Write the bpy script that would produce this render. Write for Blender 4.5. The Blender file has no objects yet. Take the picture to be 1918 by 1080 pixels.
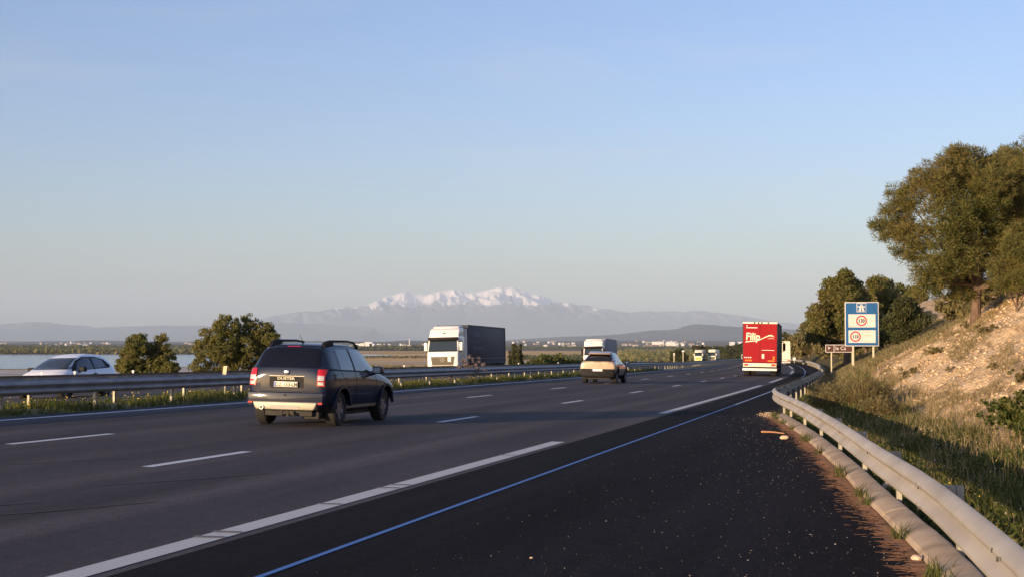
import bpy, bmesh, math, random
import numpy as np
from mathutils import Vector, Matrix, Euler
from mathutils.bvhtree import BVHTree

random.seed(7)
RNG = np.random.default_rng(11)
SC = bpy.context.scene
COL = SC.collection
R = math.radians

# ------------------------------------------------------------ camera, sky, sun, exposure
CAM_H = 1.6
cd = bpy.data.cameras.new('camera')
cam = bpy.data.objects.new('camera', cd)
COL.objects.link(cam)
cam.location = (0, 0, CAM_H)
cam.rotation_euler = (R(90) + math.atan(100 / 2700), 0, 0)
cd.sensor_width = 36
cd.lens = 2700 / 1918 * 36
cd.clip_start = 0.1
cd.clip_end = 120000
SC.camera = cam

SUN_EL, SUN_AZ = 8.0, 224.0            # azimuth clockwise from +Y: behind the camera, to the left
world = bpy.data.worlds.new('World')
SC.world = world
world.use_nodes = True
wn = world.node_tree.nodes
wl = world.node_tree.links
wn.clear()
wo = wn.new('ShaderNodeOutputWorld')
bg = wn.new('ShaderNodeBackground')
sky = wn.new('ShaderNodeTexSky')
sky.sky_type = 'NISHITA'
sky.sun_disc = False
sky.sun_elevation = R(SUN_EL)
sky.sun_rotation = R(SUN_AZ)
sky.air_density = 1.0
sky.dust_density = 1.0
sky.ozone_density = 1.0
wb = wn.new('ShaderNodeVectorMath'); wb.operation = 'MULTIPLY'      # the camera's white balance
wb.inputs[1].default_value = (0.765, 0.91, 1.42)
wl.new(sky.outputs[0], wb.inputs[0])
# thin high cloud, barely there
tc = wn.new('ShaderNodeTexCoord'); mpc = wn.new('ShaderNodeMapping'); mpc.inputs['Scale'].default_value = (1.6, 2.2, 11.0); mpc.inputs['Rotation'].default_value = (0.10, -0.16, 0.5)
cn = wn.new('ShaderNodeTexNoise'); cn.inputs['Scale'].default_value = 1.6; cn.inputs['Detail'].default_value = 7; cn.inputs['Roughness'].default_value = 0.6; cn.inputs['Distortion'].default_value = 0.6
cr = wn.new('ShaderNodeMapRange'); cr.inputs[1].default_value = 0.52; cr.inputs[2].default_value = 0.80; cr.inputs[4].default_value = 0.32
cm = wn.new('ShaderNodeMix'); cm.data_type = 'RGBA'; cm.inputs[7].default_value = (3.6, 3.7, 3.9, 1)
wl.new(tc.outputs['Generated'], mpc.inputs[0]); wl.new(mpc.outputs[0], cn.inputs['Vector']); wl.new(cn.outputs['Fac'], cr.inputs[0])
wl.new(cr.outputs[0], cm.inputs[0]); wl.new(wb.outputs[0], cm.inputs[6]); wl.new(cm.outputs[2], bg.inputs[0])
bg.inputs[1].default_value = 0.13
wl.new(bg.outputs[0], wo.inputs[0])

sd = bpy.data.lights.new('sun', 'SUN')
sd.energy = 5.0
sd.angle = R(0.5)
sd.color = (1.0, 0.70, 0.42)
sun = bpy.data.objects.new('sun', sd)
COL.objects.link(sun)
_d = Vector((-math.sin(R(SUN_AZ)) * math.cos(R(SUN_EL)), -math.cos(R(SUN_AZ)) * math.cos(R(SUN_EL)), -math.sin(R(SUN_EL))))
sun.rotation_euler = _d.to_track_quat('-Z', 'Y').to_euler()

SC.view_settings.view_transform = 'Standard'
SC.view_settings.look = 'None'
SC.view_settings.gamma = 1
SC.view_settings.exposure = 0.45
SC.cycles.max_bounces = 6
SC.cycles.volume_bounces = 3
SC.cycles.transparent_max_bounces = 8

# ------------------------------------------------------------ the road's path
TH0 = math.atan(0.24667)
GRAD, CROSS, PIV = 0.0097123, 0.018204, -11.0
def _sm(x):
    x = np.clip(x, 0, 1)
    return x * x * (3 - 2 * x)
_S = np.arange(-60, 1600, 1.0)
_DH = 0.069 * _sm((_S - 35) / 180) - 0.069 * _sm((_S - 340) / 180) - 0.35 * np.clip((_S - 540) / 700, 0, 1)
_H = TH0 - _DH
_X = np.zeros_like(_S); _Y = np.zeros_like(_S)
_i0 = 60
for i in range(_i0 + 1, len(_S)):
    _X[i] = _X[i-1] + math.sin(_H[i-1]); _Y[i] = _Y[i-1] + math.cos(_H[i-1])
for i in range(_i0 - 1, -1, -1):
    _X[i] = _X[i+1] - math.sin(_H[i]); _Y[i] = _Y[i+1] - math.cos(_H[i])
_Z = -GRAD * _S + CROSS * 0 - CROSS * PIV * 1.0
_C = CROSS * (1 - _sm((_S - 110) / 110)) - 0.02 * _sm((_S - 110) / 110) + 0.02 * _sm((_S - 380) / 150)

def path(s):
    s = np.asarray(s, float)
    return (np.interp(s, _S, _X), np.interp(s, _S, _Y), np.interp(s, _S, _Z), np.interp(s, _S, _H), np.interp(s, _S, _C))

def road_z(s, t):
    X, Y, z, h, c = path(s)
    t = np.asarray(t, float)
    return z - c * (t - PIV)

def opp_z(s, t):            # the carriageway of the oncoming traffic falls the other way
    t = np.asarray(t, float)
    k = _sm((-18.5 - t) / 2.0)
    return road_z(s, np.maximum(t, -18.5)) * (1 - 0) - 0.06 * k - 0.022 * np.maximum(0, -20.5 - t)

def surf_z(s, t):
    t = np.asarray(t, float)
    return np.where(t > -18.5, road_z(s, t), opp_z(s, t))

def W(s, t, dz=0.0, z=None):
    X, Y, zz, h, c = path(s)
    x = X + t * np.cos(h); y = Y - t * np.sin(h)
    if z is None: z = surf_z(s, t)
    return x, y, z + dz

# kerb / guardrail line on the right
_KS = [-60, 0, 7, 11.1, 12.6, 14.9, 21.8, 29.4, 37.8, 42, 48, 60, 1600]
_KT = [1.3, 1.0, 0.72, 0.48, 0.36, 0.11, -0.51, -1.31, -2.36, -2.66, -2.74, -2.76, -2.76]
def kerb_t(s):
    s = np.asarray(s, float)
    return (np.interp(s - 1.5, _KS, _KT) + np.interp(s, _KS, _KT) * 2 + np.interp(s + 1.5, _KS, _KT)) / 4

# ------------------------------------------------------------ noise
def _hash(ix, iy, seed):
    h = (ix.astype(np.int64) * 374761393 + iy.astype(np.int64) * 668265263 + seed * 974711) & 0xffffffff
    h = ((h ^ (h >> 13)) * 1274126177) & 0xffffffff
    h = h ^ (h >> 16)
    return (h & 0xffff) / 65535.0
def vnoise(x, y, seed=0):
    x = np.asarray(x, float); y = np.asarray(y, float)
    ix = np.floor(x); iy = np.floor(y); fx = x - ix; fy = y - iy
    fx = fx * fx * (3 - 2 * fx); fy = fy * fy * (3 - 2 * fy)
    a = _hash(ix, iy, seed); b = _hash(ix + 1, iy, seed); c = _hash(ix, iy + 1, seed); d = _hash(ix + 1, iy + 1, seed)
    return (a * (1 - fx) + b * fx) * (1 - fy) + (c * (1 - fx) + d * fx) * fy
def fbm(x, y, oct=4, seed=0, gain=0.5):
    r = 0; a = 1; n = 0
    for o in range(oct):
        r = r + a * (vnoise(x * 2 ** o + 17 * o, y * 2 ** o - 9 * o, seed + o) - 0.5); n += a; a *= gain
    return r / n * 2

# ------------------------------------------------------------ scene helpers
def tag(o, label=None, cat=None, group=None, kind=None):
    if label: o['label'] = label
    if cat: o['category'] = cat
    if group: o['group'] = group
    if kind: o['kind'] = kind
    return o
def link(o, parent=None):
    COL.objects.link(o)
    if parent is not None: o.parent = parent
    return o
def empty(name, loc=(0, 0, 0), rz=0.0):
    o = bpy.data.objects.new(name, None)
    o.empty_display_size = 0.3
    o.location = loc; o.rotation_euler = (0, 0, rz)
    return link(o)
def mesh_obj(name, verts, faces, mats=(), parent=None, midx=None, smooth=False, uv=None):
    me = bpy.data.meshes.new(name)
    me.from_pydata([tuple(map(float, v)) for v in verts] if not isinstance(verts, np.ndarray) else verts.tolist(), [], faces if not isinstance(faces, np.ndarray) else faces.tolist())
    for m in (mats if isinstance(mats, (list, tuple)) else [mats]): me.materials.append(m)
    if midx is not None: me.polygons.foreach_set('material_index', np.asarray(midx, dtype=np.int32))
    if smooth: me.polygons.foreach_set('use_smooth', np.ones(len(me.polygons), dtype=bool))
    if uv is not None:
        l = me.uv_layers.new(name='uv')
        li = np.empty(len(me.loops), dtype=np.int32); me.loops.foreach_get('vertex_index', li)
        l.data.foreach_set('uv', np.asarray(uv, dtype=np.float32)[li].ravel())
    me.update()
    return link(bpy.data.objects.new(name, me), parent)
def fast_mesh(name, verts, fsize, mats, parent=None, faces=None, midx=None):
    """verts (n,3) where every fsize vertices in turn form one face"""
    n = len(verts); nf = n // fsize if faces is None else len(faces)
    me = bpy.data.meshes.new(name)
    me.vertices.add(n); me.vertices.foreach_set('co', np.asarray(verts, dtype=np.float32).ravel())
    idx = np.arange(n, dtype=np.int32) if faces is None else np.asarray(faces, dtype=np.int32).ravel()
    me.loops.add(len(idx)); me.loops.foreach_set('vertex_index', idx)
    me.polygons.add(nf); me.polygons.foreach_set('loop_start', np.arange(0, len(idx), fsize, dtype=np.int32))
    if midx is not None: me.polygons.foreach_set('material_index', np.asarray(midx, dtype=np.int32))
    for m in (mats if isinstance(mats, (list, tuple)) else [mats]): me.materials.append(m)
    me.update(calc_edges=True); me.validate()
    return link(bpy.data.objects.new(name, me), parent)
def copy_tree(o, parent=None):
    c = o.copy(); COL.objects.link(c)
    if parent is not None: c.parent = parent
    for ch in list(o.children): copy_tree(ch, c)
    return c

class MB:
    def __init__(s): s.v = []; s.f = []; s.m = []
    def add(s, vs, fs, mi=0):
        b = len(s.v); s.v += [tuple(v) for v in vs]
        for f in fs: s.f.append([b + i for i in f]); s.m.append(mi)
        return s
    def box(s, x0, x1, y0, y1, z0, z1, mi=0, M=None):
        vs = [Vector(p) for p in ((x0,y0,z0),(x1,y0,z0),(x1,y1,z0),(x0,y1,z0),(x0,y0,z1),(x1,y0,z1),(x1,y1,z1),(x0,y1,z1))]
        if M is not None: vs = [M @ v for v in vs]
        return s.add(vs, [(0,3,2,1),(4,5,6,7),(0,1,5,4),(1,2,6,5),(2,3,7,6),(3,0,4,7)], mi)
    def tube(s, pts, r, n=8, mi=0, cap=True):
        pts = [Vector(p) for p in pts]; rs = r if isinstance(r, (list, tuple)) else [r] * len(pts)
        rings = []
        for i, p in enumerate(pts):
            d = (pts[min(i+1, len(pts)-1)] - pts[max(i-1, 0)]).normalized()
            a = Vector((0, 0, 1)) if abs(d.z) < 0.9 else Vector((1, 0, 0))
            u = d.cross(a).normalized(); w = d.cross(u)
            rings.append([p + (u * math.cos(2*math.pi*k/n) + w * math.sin(2*math.pi*k/n)) * rs[i] for k in range(n)])
        b = len(s.v)
        for rg in rings: s.v += [tuple(q) for q in rg]
        for i in range(len(pts)-1):
            for k in range(n):
                s.f.append([b+i*n+k, b+i*n+(k+1)%n, b+(i+1)*n+(k+1)%n, b+(i+1)*n+k]); s.m.append(mi)
        if cap:
            s.f.append([b+k for k in range(n)][::-1]); s.m.append(mi)
            s.f.append([b+(len(pts)-1)*n+k for k in range(n)]); s.m.append(mi)
        return s
    def lathe_y(s, prof, c=(0,0,0), n=32, mi=0, closed=False):
        """profile [(y, r)] spun about the Y axis through c"""
        b = len(s.v); m = len(prof)
        for k in range(n):
            a = 2*math.pi*k/n
            for (y, r) in prof: s.v.append((c[0] + r*math.cos(a), c[1] + y, c[2] + r*math.sin(a)))
        for k in range(n):
            k2 = (k+1) % n
            for i in range(m if closed else m-1):
                j = (i+1) % m
                s.f.append([b+k*m+i, b+k*m+j, b+k2*m+j, b+k2*m+i]); s.m.append(mi)
        return s
    def prism(s, poly, axis, a0, a1, mi=0, M=None):
        """extrude a 2D polygon: axis 'y' -> poly is (x,z), 'x' -> (y,z), 'z' -> (x,y)"""
        def P(p, a): return {'y': (p[0], a, p[1]), 'x': (a, p[0], p[1]), 'z': (p[0], p[1], a)}[axis]
        n = len(poly); vs = [Vector(P(p, a0)) for p in poly] + [Vector(P(p, a1)) for p in poly]
        if M is not None: vs = [M @ v for v in vs]
        fs = [list(range(n))[::-1], list(range(n, 2*n))] + [[i, (i+1) % n, n+(i+1) % n, n+i] for i in range(n)]
        return s.add(vs, fs, mi)
    def build(s, name, mats, parent=None, bevel=0.0, seg=2, smooth=False, loc=None, fixn=True):
        o = mesh_obj(name, s.v, s.f, mats, parent, s.m)
        if fixn or bevel:
            bm = bmesh.new(); bm.from_mesh(o.data)
            if fixn: bmesh.ops.recalc_face_normals(bm, faces=bm.faces)
            if bevel:
                es = [e for e in bm.edges if len(e.link_faces) == 2 and e.calc_face_angle(0) > 0.5]
                bmesh.ops.bevel(bm, geom=es, offset=bevel, segments=seg, affect='EDGES', profile=0.5, clamp_overlap=True)
            bm.to_mesh(o.data); bm.free()
        if smooth or bevel:
            o.data.polygons.foreach_set('use_smooth', np.ones(len(o.data.polygons), dtype=bool))
            try: o.data.set_sharp_from_angle(angle=R(35))
            except Exception: pass
        if loc: o.location = loc
        return o

# ------------------------------------------------------------ materials
def mat(name, col=(0.5,0.5,0.5), rough=0.6, metal=0.0, coat=0.0, emit=None, estr=0.0, spec=0.5):
    m = bpy.data.materials.new(name); m.use_nodes = True
    b = m.node_tree.nodes['Principled BSDF']
    b.inputs['Base Color'].default_value = (*col, 1)
    b.inputs['Roughness'].default_value = rough
    b.inputs['Metallic'].default_value = metal
    b.inputs['Coat Weight'].default_value = coat
    b.inputs['Coat Roughness'].default_value = 0.06
    b.inputs['Specular IOR Level'].default_value = spec
    if emit:
        b.inputs['Emission Color'].default_value = (*emit, 1); b.inputs['Emission Strength'].default_value = estr
    return m
def N(m, typ, **kw):
    n = m.node_tree.nodes.new(typ)
    for k, v in kw.items():
        if k.startswith('i_'):
            key = k[2:].replace('_', ' ')
            n.inputs[key].default_value = v
        else: setattr(n, k, v)
    return n
def L(m, a, b): m.node_tree.links.new(a, b)
def BS(m): return m.node_tree.nodes['Principled BSDF']
def ramp(m, fac, stops, interp='LINEAR'):
    r = N(m, 'ShaderNodeValToRGB'); r.color_ramp.interpolation = interp
    el = r.color_ramp.elements
    while len(el) > 1: el.remove(el[-1])
    el[0].position = stops[0][0]; el[0].color = (*stops[0][1], 1)
    for p, c in stops[1:]:
        e = el.new(p); e.color = (*c, 1)
    L(m, fac, r.inputs[0]); return r.outputs[0]
def noise(m, scale, detail=4, vec=None, rough=0.55, dist=0.0):
    n = N(m, 'ShaderNodeTexNoise'); n.inputs['Scale'].default_value = scale; n.inputs['Detail'].default_value = detail
    n.inputs['Roughness'].default_value = rough; n.inputs['Distortion'].default_value = dist
    if vec is not None: L(m, vec, n.inputs['Vector'])
    return n.outputs['Fac']
def coord(m, kind='Object', scale=None):
    c = N(m, 'ShaderNodeTexCoord').outputs[kind]
    if scale:
        mp = N(m, 'ShaderNodeMapping'); mp.inputs['Scale'].default_value = scale; L(m, c, mp.inputs[0]); c = mp.outputs[0]
    return c
def mix(m, fac, a, b, mode='MIX'):
    n = N(m, 'ShaderNodeMix', data_type='RGBA', blend_type=mode)
    if isinstance(fac, float): n.inputs[0].default_value = fac
    else: L(m, fac, n.inputs[0])
    for v, i in ((a, 6), (b, 7)):
        if isinstance(v, tuple): n.inputs[i].default_value = (*v, 1)
        else: L(m, v, n.inputs[i])
    return n.outputs[2]
def bump(m, fac, strength=0.3, dist=0.02):
    b = N(m, 'ShaderNodeBump'); b.inputs['Strength'].default_value = strength; b.inputs['Distance'].default_value = dist
    L(m, fac, b.inputs['Height']); L(m, b.outputs[0], BS(m).inputs['Normal'])
def noisy(name, stops, scale, rough=0.8, detail=5, bumps=0.0, bdist=0.02, metal=0.0, coat=0.0, cscale=None, kind='Object'):
    m = mat(name, rough=rough, metal=metal, coat=coat)
    v = coord(m, kind, cscale)
    f = noise(m, scale, detail, v)
    L(m, ramp(m, f, stops), BS(m).inputs['Base Color'])
    if bumps: bump(m, f, bumps, bdist)
    return m

# asphalt: uv = (t, s) in metres along the road
def asphalt(name, base, layby=False):
    m = mat(name, rough=0.9, spec=0.04 if layby else 0.2)
    uv = coord(m, 'UV')
    grain = noise(m, 55, 3, uv, 0.7)
    mp = N(m, 'ShaderNodeMapping'); mp.inputs['Scale'].default_value = (1.0, 0.05, 1); L(m, uv, mp.inputs[0])
    lng = noise(m, 0.9, 4, mp.outputs[0], 0.6)
    mp2 = N(m, 'ShaderNodeMapping'); mp2.inputs['Scale'].default_value = (1.0, 0.25, 1); L(m, uv, mp2.inputs[0])
    pat = noise(m, 0.35, 4, mp2.outputs[0], 0.6)
    c = ramp(m, lng, [(0.3, tuple(base[i] * 0.62 for i in range(3))), (0.55, tuple(base)), (0.75, tuple(base[i] * 1.42 for i in range(3)))])
    c = mix(m, 1.0, c, ramp(m, pat, [(0.3, (0.8, 0.8, 0.8)), (0.7, (1.15, 1.15, 1.15))]), 'MULTIPLY')
    c = mix(m, 1.0, c, ramp(m, grain, [(0.3, (0.40, 0.40, 0.40)), (0.5, (1, 1, 1)), (0.72, (2.3, 2.25, 2.2))]), 'MULTIPLY')
    mid = noise(m, 7, 5, uv, 0.7)
    c = mix(m, 1.0, c, ramp(m, mid, [(0.3, (0.74, 0.74, 0.75)), (0.5, (1, 1, 1)), (0.72, (1.3, 1.28, 1.26))]), 'MULTIPLY')
    if not layby:      # polished wheel tracks, two to a lane
        sp = N(m, 'ShaderNodeSeparateXYZ'); L(m, uv, sp.inputs[0])
        ml = N(m, 'ShaderNodeMath', operation='MULTIPLY'); ml.inputs[1].default_value = 2 * math.pi / 1.86; L(m, sp.outputs[0], ml.inputs[0])
        sn = N(m, 'ShaderNodeMath', operation='SINE'); L(m, ml.outputs[0], sn.inputs[0])
        c = mix(m, 1.0, c, ramp(m, sn.outputs[0], [(0.0, (0.84, 0.84, 0.86)), (1.0, (1.24, 1.21, 1.18))]), 'MULTIPLY')
    L(m, c, BS(m).inputs['Base Color'])
    bump(m, grain, 0.25, 0.01)
    return m
M = {}
M['asphalt'] = asphalt('asphalt', (0.066, 0.056, 0.058))
M['asphalt_layby'] = asphalt('layby_asphalt', (0.019, 0.016, 0.0165), True)
def worn_paint(name, col, lo=0.35, dark=(0.16, 0.15, 0.145)):
    m = mat(name, rough=0.7)
    uv = coord(m, 'UV')
    a = noise(m, 30, 4, uv, 0.7); b = noise(m, 1.1, 3, uv)
    f = N(m, 'ShaderNodeMath', operation='ADD'); L(m, a, f.inputs[0]); L(m, b, f.inputs[1])
    c = ramp(m, f.outputs[0], [(lo + 0.28, dark), (lo + 0.42, col)])
    L(m, c, BS(m).inputs['Base Color'])
    return m
M['line_white'] = worn_paint('white_road_paint', (0.56, 0.54, 0.49))
M['line_far'] = worn_paint('white_lane_paint', (0.62, 0.62, 0.62), 0.2)
M['line_blue_faded'] = worn_paint('faded_blue_road_paint', (0.30, 0.40, 0.58), 0.2, (0.12, 0.16, 0.25))
M['line_blue'] = worn_paint('blue_road_paint', (0.06, 0.18, 0.46), 0.2, (0.04, 0.08, 0.2))
M['concrete'] = noisy('kerb_concrete', [(0.25, (0.24, 0.17, 0.11)), (0.5, (0.40, 0.30, 0.20)), (0.75, (0.50, 0.39, 0.28))], 2.2, 0.9, 7, 0.35)
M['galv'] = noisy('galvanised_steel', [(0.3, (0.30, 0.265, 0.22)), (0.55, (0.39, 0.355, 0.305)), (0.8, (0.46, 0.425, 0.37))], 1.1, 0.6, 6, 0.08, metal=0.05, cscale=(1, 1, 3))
M['galv_dark'] = noisy('shaded_steel', [(0.3, (0.22, 0.21, 0.205)), (0.7, (0.36, 0.345, 0.34))], 2.0, 0.55, 5, 0.05, metal=0.3)  # darker copy of the galvanised steel: the median rails' shade is in its colour
M['post'] = noisy('post_steel', [(0.3, (0.30, 0.28, 0.22)), (0.7, (0.46, 0.43, 0.34))], 6, 0.6, 4, metal=0.3)
M['bolt'] = mat('bolt_steel', (0.12, 0.11, 0.10), 0.5, 0.5)
M['reflector'] = mat('reflector_white', (0.8, 0.8, 0.78), 0.2)
M['black'] = mat('black_plastic', (0.006, 0.006, 0.007), 0.6, spec=0.2)
M['rubber'] = mat('tyre_rubber', (0.018, 0.017, 0.017), 0.85)
M['glass'] = mat('tinted_glass', (0.006, 0.006, 0.009), 0.05, 0, 0.0, spec=0.45)
M['glass_light'] = mat('window_glass', (0.025, 0.034, 0.038), 0.05, 0, 0.3)
M['chrome'] = mat('polished_metal', (0.6, 0.6, 0.6), 0.18, 0.9)
M['silver'] = mat('silver_plastic', (0.40, 0.37, 0.28), 0.5, 0.2)
M['rim'] = mat('alloy_rim', (0.30, 0.30, 0.31), 0.35, 0.7)
M['red_lamp'] = mat('red_lamp_glass', (0.45, 0.012, 0.015), 0.15, 0, 0.8)
M['red_lamp_lit'] = mat('lit_red_lamp', (0.6, 0.02, 0.02), 0.2, 0, 0.5, (1, 0.06, 0.04), 0.5)
M['clear_lamp'] = mat('clear_lamp_glass', (0.55, 0.53, 0.50), 0.12, 0.2, 0.8)
M['orange_lamp'] = mat('orange_lamp_glass', (0.75, 0.20, 0.02), 0.25, 0, 0.5)
M['plate_yellow'] = mat('number_plate', (0.72, 0.68, 0.55), 0.4)
M['plate_white'] = mat('white_number_plate', (0.78, 0.77, 0.72), 0.4)
M['plate_blue'] = mat('plate_blue_band', (0.03, 0.10, 0.40), 0.4)
M['ink'] = mat('black_letter_paint', (0.012, 0.012, 0.014), 0.5)
M['white_letter'] = mat('white_letter_paint', (0.80, 0.76, 0.68), 0.5)
M['cream_letter'] = mat('cream_letter_paint', (0.86, 0.80, 0.58), 0.5)
M['grey_letter'] = mat('grey_letter_paint', (0.17, 0.17, 0.21), 0.6)
def paint(name, col, metal=0.0, rough=0.35, dirt=0.12, coat=0.7, spec=0.5):
    m = mat(name, col, rough, metal, coat, spec=spec)
    v = coord(m, 'Object')
    f = noise(m, 2.2, 5, v)
    L(m, ramp(m, f, [(0.3, tuple(c * (1 - dirt) for c in col)), (0.7, tuple(min(1, c * (1 + dirt)) for c in col))]), BS(m).inputs['Base Color'])
    return m
M['navy_paint'] = paint('dark_navy_car_paint', (0.008, 0.014, 0.034), 0.0, 0.5, 0.08, 0.6, 0.15)
M['sand_paint'] = paint('grey_beige_car_paint', (0.42, 0.32, 0.22), 0.1, 0.35)
M['white_paint'] = paint('white_car_paint', (0.90, 0.90, 0.91), 0, 0.3, 0.02)
M['truck_white'] = paint('white_truck_paint', (0.80, 0.78, 0.72), 0, 0.4, 0.06)
M['truck_cream'] = paint('cream_truck_paint', (0.76, 0.72, 0.56), 0, 0.45, 0.06)
M['tarp_dark'] = noisy('dark_tarpaulin', [(0.3, (0.024, 0.025, 0.042)), (0.7, (0.036, 0.038, 0.058))], 1.5, 0.6, 3)
M['tarp_grey'] = noisy('grey_tarpaulin', [(0.3, (0.26, 0.26, 0.28)), (0.7, (0.34, 0.34, 0.36))], 1.5, 0.6, 3)
M['truck_red'] = paint('red_trailer_paint', (0.31, 0.008, 0.014), 0, 0.7, 0.05, 0.0, 0.2)
M['truck_redside'] = mat('dark_trailer_curtain', (0.10, 0.11, 0.11), 0.6)
M['chassis'] = noisy('dirty_chassis', [(0.3, (0.02, 0.019, 0.018)), (0.7, (0.05, 0.047, 0.043))], 3, 0.8, 3)
M['truck_cab_green'] = mat('olive_grille', (0.10, 0.085, 0.05), 0.6)
M['skin'] = mat('driver_skin', (0.45, 0.28, 0.2), 0.6)
# sign faces
M['sign_blue'] = noisy('blue_sign_sheet', [(0.3, (0.006, 0.085, 0.25)), (0.7, (0.009, 0.105, 0.29))], 1.0, 0.45, 2)
M['sign_white'] = noisy('white_sign_sheet', [(0.3, (0.57, 0.55, 0.52)), (0.7, (0.63, 0.61, 0.57))], 1.0, 0.5, 2)
M['sign_red'] = mat('red_sign_ring', (0.50, 0.025, 0.03), 0.45)
M['sign_brown'] = mat('brown_sign_sheet', (0.085, 0.032, 0.022), 0.5)
M['sign_post'] = noisy('cream_sign_post', [(0.3, (0.52, 0.46, 0.32)), (0.7, (0.66, 0.60, 0.44))], 2.5, 0.6, 3)
M['bark'] = noisy('pine_bark', [(0.25, (0.055, 0.035, 0.024)), (0.5, (0.13, 0.085, 0.058)), (0.75, (0.20, 0.14, 0.10))], 9, 0.95, 6, 0.7, 0.03, cscale=(1, 1, 0.35))
M['twig'] = mat('grey_twig', (0.12, 0.10, 0.085), 0.9)
def leafmat(name, cols, sat=1.0, scale=0.35, trans=0.35):
    m = mat(name, rough=0.65, spec=0.25)
    g = N(m, 'ShaderNodeNewGeometry')
    v = coord(m, 'Object')
    n1 = noise(m, scale, 3, v)
    a = N(m, 'ShaderNodeMath', operation='MULTIPLY'); a.inputs[1].default_value = 0.45; L(m, g.outputs['Random Per Island'], a.inputs[0])
    b = N(m, 'ShaderNodeMath', operation='MULTIPLY_ADD'); b.inputs[1].default_value = 0.9; L(m, n1, b.inputs[0]); L(m, a.outputs[0], b.inputs[2])
    k = len(cols); c = ramp(m, b.outputs[0], [(0.28 + 0.62 * i / (k - 1), cols[i]) for i in range(k)])
    L(m, c, BS(m).inputs['Base Color'])
    tr = N(m, 'ShaderNodeBsdfTranslucent'); L(m, c, tr.inputs[0])
    mx = N(m, 'ShaderNodeMixShader'); mx.inputs[0].default_value = trans
    L(m, BS(m).outputs[0], mx.inputs[1]); L(m, tr.outputs[0], mx.inputs[2])
    out = [n for n in m.node_tree.nodes if n.type == 'OUTPUT_MATERIAL'][0]
    L(m, mx.outputs[0], out.inputs[0])
    return m
M['pine'] = leafmat('pine_needles', [(0.055, 0.072, 0.02), (0.115, 0.13, 0.034), (0.19, 0.175, 0.052), (0.25, 0.19, 0.07)], trans=0.45)
M['bushleaf'] = leafmat('shrub_leaves', [(0.06, 0.08, 0.02), (0.12, 0.135, 0.035), (0.19, 0.18, 0.05), (0.25, 0.20, 0.07)], trans=0.45)
M['darkleaf'] = leafmat('dark_leaves', [(0.035, 0.045, 0.018), (0.065, 0.075, 0.025), (0.10, 0.10, 0.035)])
M['scrubleaf'] = leafmat('olive_scrub_leaves', [(0.09, 0.085, 0.03), (0.15, 0.135, 0.05), (0.22, 0.18, 0.08)])
M['tamarisk'] = leafmat('pinkish_feathery_leaves', [(0.16, 0.12, 0.10), (0.25, 0.19, 0.17), (0.33, 0.26, 0.24)])
M['grass'] = leafmat('green_grass', [(0.025, 0.042, 0.009), (0.05, 0.075, 0.015), (0.09, 0.11, 0.026), (0.17, 0.155, 0.05)], scale=0.6)
M['drygrass'] = leafmat('dry_grass', [(0.14, 0.12, 0.05), (0.24, 0.19, 0.09), (0.34, 0.27, 0.14)], scale=0.8)
M['flower'] = mat('yellow_petals', (0.65, 0.48, 0.03), 0.6)
M['flower_w'] = mat('white_petals', (0.75, 0.72, 0.65), 0.6)

# ------------------------------------------------------------ terrain functions
_TS = [-60, 0, 15, 22, 30, 40, 55, 90, 1600]
_TT = [5.5, 4.4, 3.1, 2.4, 1.5, 0.3, -1.5, -2.2, -2.2]
def bank_h(s, t):           # height of the right-hand slope above the road plane
    s = np.asarray(s, float); t = np.asarray(t, float)
    toe = np.interp(s, _TS, _TT)
    k = 0.59 - 0.15 * _sm((s - 58) / 22) + 0.40 * _sm((s - 135) / 60)
    x = np.maximum(0, t - toe)
    h = k * np.where(x < 1.0, x * x * 0.5, x - 0.5) + 0.12 * np.clip(x, 0, 1)
    top = 5.6 + 1.0 * _sm((s - 135) / 100)
    return np.where(h > top, top + (h - top) * 0.35, h)
_RS = [-60, 0, 22, 37, 50, 57, 61, 66, 75, 1600]
_RT = [8, 4.2, 2.3, 0.75, -0.1, -0.5, -0.2, 1.2, 6.0, 60]
def rock_mask(s, t):
    rt = np.interp(s, _RS, _RT)
    X, Y, z = W(s, t)
    return _sm((t - rt + 0.9 * fbm(X * 0.5, Y * 0.5, 3, 5)) / 0.7) 
def right_z(s, t, rough=True):
    s = np.asarray(s, float); t = np.asarray(t, float)
    kt = kerb_t(s)
    base = road_z(s, np.minimum(t, 3.0))
    h = bank_h(s, t)
    u = t - kt
    dip = -0.16 * np.exp(-((u - 1.1) / 0.6) ** 2) * (1 - _sm(h / 0.5))
    z = base + h + dip + 0.03
    if rough:
        X, Y, _ = W(s, t)
        rm = rock_mask(s, t)
        near = np.clip(u / 0.8, 0, 1)
        z = z + near * (0.10 * fbm(X * 0.9, Y * 0.9, 3, 3) + rm * (0.34 * fbm(X * 0.8, Y * 0.8, 4, 8, 0.6) + 0.12 * (np.abs(fbm(X * 3.0, Y * 3.0, 3, 21, 0.6)) - 0.2)))
        far = _sm((t - 8) / 20)
        z = z + far * 1.6 * fbm(X * 0.06, Y * 0.06, 3, 31)
    return z
def left_z(s, t, rough=True):
    s = np.asarray(s, float); t = np.asarray(t, float)
    e = opp_z(s, np.full_like(t, -35.0))
    z = e - 0.02 - 0.5 * np.maximum(0, -39.5 - t) - 0.03 * np.maximum(0, -36.5 - t)
    if rough:
        X, Y, _ = W(s, t)
        z = z + 0.25 * fbm(X * 0.3, Y * 0.3, 3, 44) * np.clip((-36 - t) / 2, 0, 1)
    return np.maximum(z, -19.0)
PLAIN_Z = -17.0

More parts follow.
